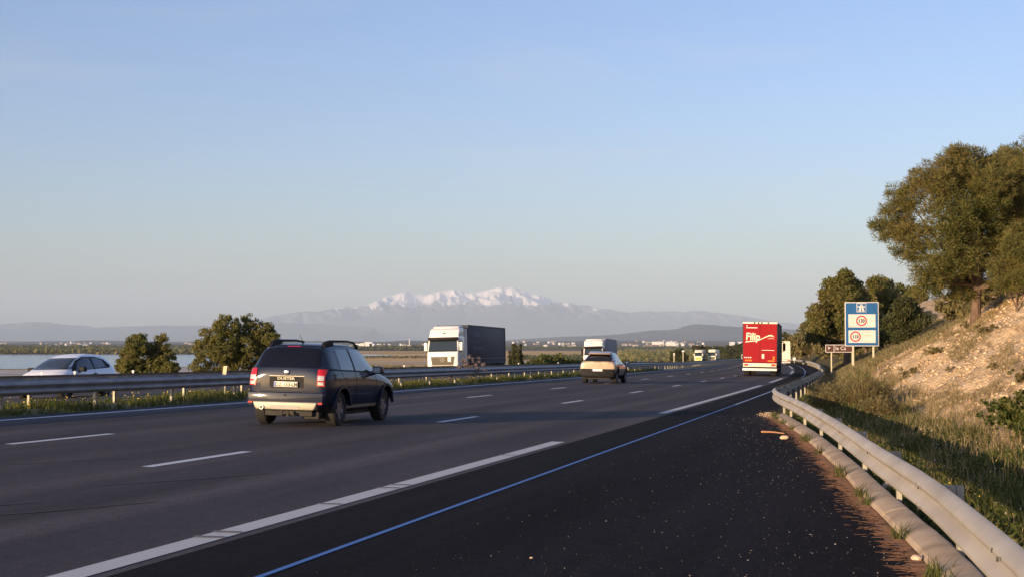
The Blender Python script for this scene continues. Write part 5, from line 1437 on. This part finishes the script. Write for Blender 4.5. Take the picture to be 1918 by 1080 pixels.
s = 56 + 90 * g.random(n); kt = kerb_t(s); t = kt + .4 + 12 * g.random(n) ** 1.5
k = (rock_mask(s, t) < .5) & (vnoise(s * .3, t * .5, 4) > .45); s, t = s[k], t[k]
blades('hillside_grass', s, t, right_z, g.uniform(.12, .40, len(s)), g.uniform(.03, .07, len(s)), M['grass'], g, .7)
# sparse dry tufts over the rocks
n = 90000
s = 22 + 40 * g.random(n); rt = np.interp(s, _RS, _RT); t = rt + 7 * g.random(n)
k = vnoise(s * .35, t * 1.5, 41) > .62; s, t = s[k], t[k]
blades('slope_tufts', s, t, right_z, g.uniform(.04, .17, len(s)), g.uniform(.01, .02, len(s)), M['drygrass'], g, .8)
# median and far verge
n = 56000
s = 18 + 120 * g.random(n) ** 1.5; t = g.uniform(-20.75, -17.5, n)
k = vnoise(s * 1.1, t * 1.6, 6) > .34; s, t = s[k], t[k]
blades('median_grass', s, t, lambda a, b: surf_z(a, b) - .02, g.uniform(.05, .24, len(s)) * (.5 + vnoise(s * .5, t, 8)), g.uniform(.014, .028, len(s)), M['grass'], g, .6)
n = 50000
s = 30 + 200 * g.random(n) ** 1.3; t = -35.4 - 5.5 * g.random(n)
blades('far_verge_grass', s, t, left_z, g.uniform(.15, .7, len(s)), g.uniform(.03, .07, len(s)), M['drygrass'], g, .6)
# broad-leaved weeds filling the foot of the bank
n = 60000; s = 8 + 44 * g.random(n) ** 1.4; kt = kerb_t(s); rt = np.interp(s, _RS, _RT); t = kt + .35 + (np.maximum(rt, kt + 1) - kt - .3) * g.random(n)
k = vnoise(s * 1.7, t * 2.2, 61) > .48; s, t = s[k], t[k]; x, y, _ = W(s, t, z=0)
hh = .26 * g.random(len(s)) ** .7 * vnoise(s * 1.7, t * 2.2, 61) * np.clip((t - kerb_t(s)) / .8, .5, 1.2)
tag(fast_mesh('weeds', leaf_quads(np.stack([x, y, right_z(s, t) + hh], -1), .035, g, 1.7), 4, M['grass']), kind='stuff')
# flowers
def flowers(name, s, t, zf, hts, size, m, g):
    x, y, _ = W(s, t, z=0); z = zf(s, t) + hts; P = np.stack([x, y, z], -1)
    o = fast_mesh(name, np.concatenate([leaf_quads(P, size, g, 1.0), leaf_quads(P, size, g, 1.0)]), 4, m); return tag(o, kind='stuff')
n = 900; s = 18 + 60 * g.random(n) ** 1.3; t = g.uniform(-20.6, -17.7, n)
flowers('wild_flowers', s, t, surf_z, g.uniform(.12, .28, n), .03, M['flower'], g)
n = 900; s = 9 + 40 * g.random(n) ** 1.4; kt = kerb_t(s); rt = np.interp(s, _RS, _RT); t = kt + .45 + (rt - kt) * g.random(n)
flowers('wild_flowers', s, t, right_z, g.uniform(.12, .30, n), .015, M['flower'], g)
n = 500; s = 14 + 40 * g.random(n); kt = kerb_t(s); rt = np.interp(s, _RS, _RT); t = kt + .6 + (rt - kt) * g.random(n)
flowers('wild_flowers', s, t, right_z, g.uniform(.12, .30, n), .014, M['flower_w'], g)
# little grass tufts rooted along the kerb foot
s = np.concatenate([c + g.normal(0, .07, 60) for c in (10.4, 11.0, 13.2, 16.1, 17.0, 19.6, 20.2, 24.1, 27.2, 28.0, 31.5, 34.0, 36.3, 37.6, 38.2)]); t = kerb_t(s) - .02 + g.normal(0, .05, len(s))
blades('kerb_weeds', s, t, surf_z, g.uniform(.05, .19, len(s)), g.uniform(.006, .011, len(s)), M['grass'], g, 1.0)
# needles strewn by the wind
n = 2600; s = 7 + 31 * g.random(n) ** 1.3; t = kerb_t(s) - np.abs(g.normal(0, .13, n)) - .01
x, y, _ = W(s, t, z=0); z = surf_z(s, t) + .009
an = g.normal(-.25, .5, n); ln = g.uniform(.02, .07, n)
dx, dy = np.cos(an) * ln, np.sin(an) * ln; wx, wy = -np.sin(an) * .003, np.cos(an) * .003
v = np.stack([np.stack([x - dx - wx, y - dy - wy, z], -1), np.stack([x + dx - wx, y + dy - wy, z], -1), np.stack([x + dx + wx, y + dy + wy, z + .002], -1), np.stack([x - dx + wx, y - dy + wy, z + .002], -1)], 1).reshape(-1, 3)
tag(fast_mesh('pine_needle_litter', v, 4, mat('dead_needles', (0.26, 0.13, 0.06), .9)), kind='stuff')
# white grit on the lay-by
OCT = np.array([(1, 0, 0), (0, 1, 0), (-1, 0, 0), (0, -1, 0), (0, 0, 1), (0, 0, -1)], float)
OF = np.array([(0, 1, 4), (1, 2, 4), (2, 3, 4), (3, 0, 4), (1, 0, 5), (2, 1, 5), (3, 2, 5), (0, 3, 5)])
def stones(name, P, sz, m, g, flat=.6, kind='stuff'):
    n = len(P); sc = sz[:, None, None] * g.uniform(.55, 1.3, (n, 6, 1)); v = OCT[None] * sc
    v = v + g.normal(0, .12, (n, 6, 3)) * sz[:, None, None]; v[:, :, 2] *= flat
    a = g.uniform(0, 6.28, n); c, s_ = np.cos(a)[:, None], np.sin(a)[:, None]
    vx = v[:, :, 0] * c - v[:, :, 1] * s_; vy = v[:, :, 0] * s_ + v[:, :, 1] * c
    v = np.stack([vx, vy, v[:, :, 2]], -1) + P[:, None, :]
    F = (OF[None] + (np.arange(n) * 6)[:, None, None]).reshape(-1, 3)
    o = fast_mesh(name, v.reshape(-1, 3), 3, m, faces=F); return tag(o, kind=kind)
n = 2600; s = 8.2 + 30 * g.random(n) ** 1.5; kt = kerb_t(s); t = kt - .1 - (kt + 4.0) * g.beta(1.05, 1.9, n)
x, y, _ = W(s, t, z=0)
sz = .0016 + .0050 * g.random(n) ** 4; sz[:40] *= 2.0
stones('grit', np.stack([x, y, surf_z(s, t) + .005], -1), sz, mat('white_grit', (.50, .46, .42), .8), g)
# loose stones of the slope
n = 22000; s = 21 + 42 * g.random(n); rt = np.interp(s, _RS, _RT); t = rt + .0 + 7.5 * g.random(n) ** 1.1
k = g.random(n) < .25 + .75 * (vnoise(s * .9, t * .9, 51) > .45); s, t = s[k], t[k]
x, y, _ = W(s, t, z=0); sz = .014 + .07 * g.random(len(s)) ** 4
M['rock'] = leafmat('pale_limestone', [(0.26, 0.17, 0.09), (0.42, 0.29, 0.165), (0.52, 0.38, 0.23), (0.62, 0.48, 0.33)], trans=0.0)
stones('scree', np.stack([x, y, right_z(s, t) + sz * .2], -1), sz, M['rock'], g, .75)
# dirt patch where the kerb ends
n = 420; s = g.normal(38.8, .8, n); t = kerb_t(s) - .12 + g.normal(0, .12, n); x, y, _ = W(s, t, z=0)
stones('gravel_patch', np.stack([x, y, surf_z(s, t) + .003], -1), .01 + .02 * g.random(n) ** 2, M['rock'], g)
def one_stone(label, px, py, size, col, seed):
    # on the ground plane seen at that pixel
    u = (px - 959) / 2700; v = -(py - 640) / 2700; Yq = CAM_H / (-.02 * u - .00507 - v); X = u * Yq
    g_ = np.random.default_rng(seed); s_, t_ = ST(X, Yq); zz = float(surf_z(s_, t_))
    bm = bmesh.new(); bmesh.ops.create_icosphere(bm, subdivisions=2, radius=size)
    for w in bm.verts: w.co *= 1 + .28 * (g_.random() - .5); w.co.z *= .62; w.co.x *= 1.3
    me = bpy.data.meshes.new('stone'); bm.to_mesh(me); bm.free(); me.materials.append(M['rock'] if col == 0 else M['concrete'])
    o = link(bpy.data.objects.new('stone', me)); o.location = (X, Yq, zz + size * .45); o.rotation_euler = (0, 0, g_.random() * 3)
    tag(o, label, 'stone'); return o
one_stone('pale stone lying against the kerb near the bottom right corner', 1712, 1046, .045, 0, 1)
one_stone('pale stone lying near the far end of the kerb', 1468, 821, .07, 0, 2)
one_stone('flat pale stone in the grass behind the kerb, under the guardrail', 1664, 915, .09, 0, 3)
one_stone('small white stone on the dark lay-by asphalt near the bottom', 995, 1042, .012, 0, 4)
st_ = MB(); u = (1425 - 959) / 2700; Yq = CAM_H / (-.02 * u - .00507 + 170 / 2700); x0 = u * Yq; u2 = (1468 - 959) / 2700; Y2 = CAM_H / (-.02 * u2 - .00507 + 173 / 2700)
z0 = -.02 * x0 - .00507 * Yq + .035
st_.tube([(0, 0, 0), ((u2 * Y2 - x0) * .5, (Y2 - Yq) * .5, .006), (u2 * Y2 - x0, Y2 - Yq, -.01)], [.022, .018, .012], 6)
o = st_.build('stick', mat('orange_brown_wood', (.36, .18, .08), .7), None, smooth=True); o.location = (x0, Yq, z0); tag(o, 'orange-brown stick lying on the lay-by near the end of the kerb', 'stick')
# tall dry broom bushes on the verge
def broom(label, s, t, h, r, n, seed, m='drygrass'):
    g_ = np.random.default_rng(seed); e = empty('broom_bush', st_spot(s, t, -.03)); tag(e, label, 'shrub', 'dry broom bushes on the verge')
    a = g_.uniform(0, 2 * np.pi, n); rr_ = g_.random(n) ** .7; hh = h * g_.uniform(.5, 1, n) * (1 - .25 * rr_)
    b0 = np.stack([np.cos(a) * r * .25 * rr_, np.sin(a) * r * .25 * rr_, np.zeros(n)], -1)
    tp = np.stack([np.cos(a) * r * rr_, np.sin(a) * r * rr_, hh], -1); mid = (b0 + tp) / 2 + np.stack([0 * a, 0 * a, hh * .1], -1)
    d = np.stack([-np.sin(a), np.cos(a), 0 * a], -1) * .007; d2 = np.roll(d, 7, axis=0)
    v = np.stack([b0 - d, b0 + d, mid + d, mid - d, mid - d, mid + d, tp + d * .3, tp - d * .3], 1).reshape(-1, 3)
    fast_mesh('twigs', v, 4, M[m], e)
    P = tp[g_.integers(0, n, n * 3)] * g_.uniform(.55, 1.0, (n * 3, 1)) + g_.normal(0, .03, (n * 3, 3))
    fast_mesh('leaves', leaf_quads(P, .03, g_, 2.2), 4, M['scrubleaf'], e)
broom('tallest dry broom bush, golden twigs fanning out at the foot of the rocks', 41, -.1, 1.15, .8, 1500, 1)
broom('dry broom bush behind the tallest one, nearer the rocky slope', 44.5, .1, 1.0, .75, 1300, 2)
broom('dry broom bush left of the tallest one, nearer the guardrail', 43, -1.1, .85, .65, 1100, 3)
broom('low dry broom bush closest to the camera of its group', 36.5, .3, .75, .6, 1000, 4)
broom('dry broom bush farthest along the verge, below the signs', 52, -1.3, .9, .7, 1000, 5)

# ------------------------------------------------------------ signs
def sign_frame(X, Y, Z, rz): return empty('road_sign', (X, Y, Z), rz)
def disc(cx, cz, r0, r1, y0, y1, n=36):
    m_ = MB()
    m_.lathe_y([(y0, r0), (y0, r1), (y1, r1), (y1, r0)], (cx, 0, cz), n, closed=True); return m_
def TX(x, y, z): return Matrix.Translation((x, y, z)) @ Matrix(((1, 0, 0, 0), (0, 0, -1, 0), (0, 1, 0, 0), (0, 0, 0, 1)))
Ys = 90.0; k = Ys / 2700
cx = at_px(1614, Ys); zt = CAM_H + (640 - 565) * k; zb = CAM_H + (640 - 647.5) * k; wd = 62 * k; ht = zt - zb
gz = ground_at(cx, Ys)
e = sign_frame(cx, Ys, gz, R(-8)); tag(e, 'large blue motorway sign showing speed limits 130 and 110 on two white fields', 'road sign')
zb -= gz; zt -= gz
for dx, py in ((-16, 697), (21, 682)):
    X = cx + dx * k; g_z = ground_at(X, Ys) - gz
    MB().box(dx*k - .055, dx*k + .055, .03, .13, g_z - .5, zt - .3).build('post', M['sign_post'], e, bevel=.008)
pn = MB().box(-wd/2, wd/2, -.02, .03, zb, zt).build('panel', M['sign_white'], e, bevel=.008)
MB().box(-wd/2 + .05, wd/2 - .05, -.026, -.021, zb + .05, zt - .05).build('blue_field', M['sign_blue'], pn)
h_ = ht / 84.0
f1 = MB().box(-25*h_, 25.5*h_, -.031, -.027, zt - 48*h_, zt - 23*h_).build('white_field', M['sign_white'], pn)
f2 = MB().box(-25*h_, 25.5*h_, -.031, -.027, zt - 77.5*h_, zt - 53.5*h_).build('white_field', M['sign_white'], pn)
for (px_, pz_, txt, fp) in ((-.5, 35.5, '130', f1), (-12, 65.5, '110', f2)):
    disc(px_*h_, zt - pz_*h_, 7.6*h_, 10*h_, -.036, -.032).build('red_ring', M['sign_red'], fp)
    text_part('numerals', txt, 9.0*h_, M['ink'], fp, TX(px_*h_, -.033, zt - (pz_ + 3.2)*h_), .001, .011, 0, 'CENTER', 'BOTTOM_BASELINE', .86)
# motorway symbol: two lanes passing under a bridge, in a rounded white frame
sy = MB(); c = -.5*h_; zc = zt - 10.5*h_
sy.box(c - 9*h_, c + 9*h_, -.033, -.028, zc - 8.5*h_, zc + 8.5*h_)
so = sy.build('symbol_frame', M['sign_white'], pn, bevel=.01)
MB().box(c - 8*h_, c + 8*h_, -.038, -.034, zc - 7.6*h_, zc + 7.6*h_).build('symbol_field', M['sign_blue'], so)
mo = MB()
mo.prism([(c - 6*h_, zc - 7*h_), (c - 1*h_, zc - 7*h_), (c - .6*h_, zc + .2*h_), (c - 3.2*h_, zc + .2*h_)], 'y', -.042, -.039)
mo.prism([(c + 6*h_, zc - 7*h_), (c + 1*h_, zc - 7*h_), (c + .6*h_, zc + .2*h_), (c + 3.2*h_, zc + .2*h_)], 'y', -.042, -.039)
mo.prism([(c - 7.4*h_, zc + 2.6*h_), (c - 7.4*h_, zc + 1.0*h_), (c - 5*h_, zc + .2*h_), (c + 5*h_, zc + .2*h_), (c + 7.4*h_, zc + 1.0*h_), (c + 7.4*h_, zc + 2.6*h_)], 'y', -.042, -.0395)
mo.prism([(c - 2.8*h_, zc + 2.8*h_), (c - .5*h_, zc + 2.8*h_), (c - .4*h_, zc + 6.6*h_), (c - 1.8*h_, zc + 6.6*h_)], 'y', -.042, -.039)
mo.prism([(c + 2.8*h_, zc + 2.8*h_), (c + .5*h_, zc + 2.8*h_), (c + .4*h_, zc + 6.6*h_), (c + 1.8*h_, zc + 6.6*h_)], 'y', -.042, -.039)
mo.build('motorway_symbol', M['sign_white'], so)
# faint rain symbol on the lower field
gm = mat('faint_grey_print', (.42, .36, .32), .6)
rn = MB()
pt = [(2, 58.5), (5, 57.5), (8, 56.3), (11, 57.0), (14, 58.3), (17, 57.6)]
rn.tube([((a)*h_, -.034, zt - b_*h_) for a, b_ in pt], .008, 4)
pt = [(2, 62.0), (5, 63.4), (8, 64.6), (10, 63.6), (13, 64.8), (16, 63.4)]
rn.tube([((a)*h_, -.034, zt - b_*h_) for a, b_ in pt], .011, 4)
rn.build('rain_symbol', gm, f2)

Yb = 103.0; k = Yb / 2700; X0 = at_px(1545.5, Yb); zt = CAM_H + (640 - 644.5) * k; zb = CAM_H + (640 - 659) * k; gz = ground_at(at_px(1557, Yb), Yb)
e = empty('tourist_sign', (X0, Yb, gz), R(-5)); tag(e, 'low brown tourist sign with a white symbol, partly hidden by the blue motorway sign', 'road sign')
zt -= gz; zb -= gz; wd = 52 * k; hh = zt - zb
MB().box(11*k - .04, 11*k + .04, .02, .10, -.4, zb + .1).build('post', M['sign_post'], e)
MB().box(49.6*k - .04, 49.6*k + .04, .02, .10, -.4, zb + .1).build('post', M['sign_post'], e)
p = MB().box(0, wd, -.015, .02, zb, zt).build('panel', M['sign_white'], e)
MB().box(.04, 15.2*k, -.02, -.016, zb + .04, zt - .04).build('symbol_field', M['sign_brown'], p)
MB().box(16.4*k, wd - .04, -.02, -.016, zb + .04, zt - .04).build('text_field', M['sign_brown'], p)
sb_ = MB(); sb_.prism([(4*k, zt - 3*k), (7*k, zt - 5*k), (10.5*k, zt - 5.5*k), (7*k, zt - 7.2*k), (4.2*k, zt - 10*k), (5.5*k, zt - 6.8*k)], 'y', -.026, -.021)
sb_.build('arrow_symbol', M['sign_white'], p)
text_part('lettering', 'le Ca', .36, M['sign_white'], p, TX(18.2*k, -.022, zb + .11), .001, .004)

def small_sign(name, label, px, Yq, py0, w, m1, cat='post'):
    X = at_px(px, Yq); gz = ground_at(X, Yq); zt = CAM_H + (640 - py0) / 2700 * Yq - gz
    e = empty(name, (X, Yq, gz)); tag(e, label, cat)
    MB().box(-w/2, w/2, -w/2, w/2, -.3, zt).build('post', M['sign_post'], e)
    return e, zt
e, z_ = small_sign('marker_post', 'slim white marker post standing left of the round dark tree', 1262, 300, 660, .16, 0)
MB().box(-.14, .14, -.10, -.09, z_ - .5, z_ - .05).build('marker_plate', M['reflector'], e)
e, z_ = small_sign('camera_pole', 'white pole with a small box on top, in front of the round dark tree', 1279, 300, 657, .14, 0, 'pole')
MB().box(-.25, .25, -.12, .12, z_ - .1, z_ + .2).build('box', M['reflector'], e)
e, z_ = small_sign('round_sign', 'tiny round white sign beyond the cream lorry at the far bend', 1487, 275, 671, .08, 0, 'road sign')
dd = disc(0, 0, .001, .3, -.06, -.04); o = dd.build('disc', M['reflector'], e); o.location = (0, 0, z_)
# yellow marker plate behind the median rails
Xp = at_px(422, 44.5); s_, t_ = ST(Xp, 44.5); gz = float(surf_z(s_, t_)); e = empty('marker_board', (Xp, 44.5, gz)); tag(e, 'small cream marker board sticking up above the median guardrail', 'marker')
MB().box(-.02, .02, .0, .03, 0, .8).build('post', M['post'], e)
zt = CAM_H - 44 / 2700 * 44.5 - gz; MB().prism([(-.075, zt - .30), (.04, zt - .28), (.075, zt), (-.04, zt - .01)], 'y', -.02, -.005).build('plate', mat('cream_plate', (.72, .60, .38), .5), e)
# dark plank leaning on the near median guardrail
Xp = at_px(843, 67.5); s_, t_ = ST(Xp, 67.5); gz = float(surf_z(s_, t_)); o = MB().prism([(-.20, 0), (.0, 0), (.24, .50), (.02, .50)], 'y', -.05, .05).build('leaning_plank', mat('dark_plank', (.05, .045, .045), .7), None, bevel=.01)
o.location = (Xp, 67.5, gz); tag(o, 'dark leaning plank under the median guardrail, below the pinkish shrub', 'plank')

# ------------------------------------------------------------ far buildings
M['house_wall'] = noisy('pale_house_wall', [(0.3, (0.36, 0.31, 0.27)), (0.7, (0.52, 0.47, 0.42))], 0.3, 0.9, 2)
M['house_roof'] = noisy('terracotta_roof', [(0.3, (0.20, 0.12, 0.09)), (0.7, (0.30, 0.19, 0.14))], 0.5, 0.9, 3)
M['white_wall'] = noisy('white_factory_wall', [(0.3, (0.74, 0.72, 0.70)), (0.7, (0.84, 0.83, 0.82))], 0.1, 0.8, 2)
def house(w, d, h, m_w, name='house'):
    e = empty(name)
    MB().box(-w/2, w/2, -d/2, d/2, 0, h).build('wall', m_w, e)
    rf = MB().prism([(-d/2 - .4, h - .1), (d/2 + .4, h - .1), (0, h + d * .22)], 'x', -w/2 - .4, w/2 + .4).build('roof', M['house_roof'], e)
    for x in np.arange(-w/2 + 1.6, w/2 - 1, 3.0):
        MB().box(x, x + 1.1, -d/2 - .05, -d/2 + .02, 1.0, 2.4).build('window', M['glass'], e)
    MB().box(w*.2, w*.2 + .7, -.3, .4, h, h + d*.22 + .9).build('chimney', m_w, rf)
    return e
def plain_z(X, Y): return float(PLAIN_Z + 24 * _sm((Y - 4200) / 6000) * (0.4 + 0.9 * vnoise(np.array(X / 2600.), np.array(Y / 1700.), 3)))
protos = [house(11, 8, 5.5, M['house_wall']), house(17, 9, 4.2, M['house_wall']), house(9, 9, 7.5, M['white_wall'])]
used = [False] * 3
hr = random.Random(21)
def place_house(px, py, label, group):
    h = 640 - py                                    # rows above eye level
    Yq = hr.uniform(6000, 8500) if py < 648 else hr.uniform(4600, 6000)
    X = at_px(px, Yq); k_ = hr.randrange(3)
    o = protos[k_] if not used[k_] else copy_tree(protos[k_]); used[k_] = True
    z = max(plain_z(X, Yq), CAM_H + (640 - py) / 2700 * Yq - 5) if py < 646 else plain_z(X, Yq)
    o.location = (X, Yq, plain_z(X, Yq)); o.rotation_euler = (0, 0, hr.uniform(-.7, .7)); f = hr.uniform(.8, 1.35); o.scale = (f, f, f * hr.uniform(.9, 1.2))
    o['label'] = label; o['category'] = 'house'; o['group'] = group
for _ in range(32): place_house(hr.uniform(0, 235) if hr.random() < .85 else hr.uniform(325, 370), hr.choice([644, 645, 646, 650]), 'tiny pale house on the far shore of the lake, behind the white hatchback', 'houses on the far lake shore')
for _ in range(22): place_house(hr.uniform(955, 1088), hr.choice([645, 647, 650]), 'tiny pale house on the plain between the two nearer oncoming lorries', 'houses between the oncoming lorries')
for _ in range(52): place_house(hr.triangular(1160, 1345, 1250), hr.choice([642, 645, 648, 650]), 'tiny pale house of the distant town right of the beige crossover', 'houses of the distant town')
for _ in range(8): place_house(hr.uniform(700, 800), 650, 'tiny pale house on the plain behind the bonnet of the dark suv', 'houses behind the dark suv')
# white works on the horizon, above the dark suv
def pxbox(mb, x0, x1, y0, Yq, dep, zb):
    k_ = Yq / 2700; mb.box((x0 - 959) * k_, (x1 - 959) * k_, Yq, Yq + dep, zb, CAM_H + (640 - y0) * k_)
Yw = 4600; zb = plain_z(at_px(685, Yw), Yw)
e = empty('factory', (at_px(685, Yw), Yw, zb)); tag(e, 'cluster of white factory blocks on the plain just right of the dark suv roof', 'factory')
for (x0, x1, y0, dep, m_) in ((655, 668, 646, 40, 'white_wall'), (666, 676, 642.5, 50, 'white_wall'), (676, 684, 641.5, 44, 'truck_cream'), (683, 697, 639.5, 60, 'white_wall'), (692, 701, 642.5, 40, 'white_wall'), (706, 711, 643, 30, 'white_wall')):
    mb = MB(); mb.box((x0 - 685) * Yw/2700, (x1 - 685) * Yw/2700, 0, dep, 0, CAM_H + (640 - y0) * Yw/2700 - zb); b_ = mb.build('block', M[m_], e)
for x_ in (713.5, 719.5):
    MB().box((x_ - 685) * Yw/2700 - .8, (x_ - 685) * Yw/2700 + .8, 0, 2, 0, 14).build('silo', M['white_wall'], e)
def mast(px, top, Yq, r, label, cat, name, m_='white_wall', bot=648):
    X = at_px(px, Yq); z = plain_z(X, Yq); e = empty(name, (X, Yq, z)); tag(e, label, cat)
    h = CAM_H + (640 - top) / 2700 * Yq - z
    MB().tube([(0, 0, 0), (0, 0, h)], [r, r * .7], 10).build('shaft', M[m_], e, smooth=True)
    MB().tube([(0, 0, h - .5), (0, 0, h + .8)], [r * .9, r * .9], 10).build('top_ring', M['chassis'], e)
    return e, h
mast(767, 632, 4900, 1.7, 'white chimney on the horizon between the dark suv and the dark lorry', 'chimney', 'chimney')
e, h = mast(1055.5, 646, 4300, 1.6, 'pale water tower on the horizon left of the white lorry', 'water tower', 'water_tower')
MB().tube([(0, 0, h - 2), (0, 0, h + 2), (0, 0, h + 7), (0, 0, h + 9)], [2.2, 5.6, 6.2, 3.5], 16).build('tank', M['house_wall'], e, smooth=True)
for i, (x0, x1, y0, y1, lab) in enumerate(((1248, 1269, 638.5, 640.5, 'long pinkish-white warehouse on the horizon above the distant town, right one of two'), (1222, 1243, 638.5, 640.5, 'white warehouse on the horizon above the distant town, left one of two'), (1368, 1376, 639, 641, 'small white shed on the horizon above the dark trees'), (1384, 1391, 638.5, 640.5, 'small white shed on the horizon touching the left edge of the red lorry'), (130, 164, 644, 646.5, 'long low white greenhouse on the far lake shore above the hatchback'), (0, 24, 647, 648.6, 'long white hall on the far lake shore at the left edge'))):
    Yq = 5600 if y0 < 642 else 4400; X = at_px((x0 + x1) / 2, Yq); z1 = CAM_H + (640 - y0) / 2700 * Yq; z0 = plain_z(X, Yq) - 2; w = (x1 - x0) / 2700 * Yq
    e = empty('warehouse', (X, Yq, z0)); tag(e, lab, 'warehouse')
    MB().box(-w/2, w/2, 0, 30, 0, (z1 - z0) - 1.0).build('wall', M['white_wall'], e)
    MB().prism([(-1, z1 - z0 - 1.2), (31, z1 - z0 - 1.2), (15, z1 - z0)], 'x', -w/2 - .5, w/2 + .5).build('roof', M['white_wall'], e)
    MB().box(-w/4, -w/4 + 4, -.2, .02, 0, 5).build('door', M['chassis'], e)
# wooded belts on the plain: nobody could count these crowns
def belt(name, px0, px1, Y0, dep, h, n, lm, seed, y_var=0):
    g_ = np.random.default_rng(seed)
    px = g_.uniform(px0, px1, n); Yq = Y0 + g_.random(n) * dep
    hh = h * (.55 + .75 * vnoise(px * .12, Yq * .002, seed)) * g_.uniform(.3, 1, n)
    X = (px - 959) / 2700 * Yq
    z = PLAIN_Z + 24 * _sm((Yq - 4200) / 6000) * (0.4 + 0.9 * vnoise(X / 2600., Yq / 1700., 3)) + hh
    P = np.stack([X, Yq, z], -1)
    o = fast_mesh(name, leaf_quads(P, h * .62, g_, 1.2), 4, M[lm]); return tag(o, kind='stuff')
belt('woodland', 540, 860, 3150, 350, 8.5, 9000, 'darkleaf', 1)
belt('woodland', 860, 1420, 3700, 900, 5.5, 12000, 'darkleaf', 2)
belt('woodland', -60, 400, 2220, 90, 7.5, 7000, 'bushleaf', 3)
belt('woodland', -60, 540, 3000, 1300, 9, 9000, 'darkleaf', 4)
belt('scrub', 960, 1110, 1500, 260, 3.5, 2600, 'darkleaf', 5)
belt('scrub', 1160, 1420, 1300, 1500, 5.0, 7000, 'bushleaf', 6)
belt('scrub', 600, 1100, 930, 120, 1.9, 2600, 'bushleaf', 7)
belt('scrub', 600, 820, 1650, 120, 2.2, 900, 'darkleaf', 8)
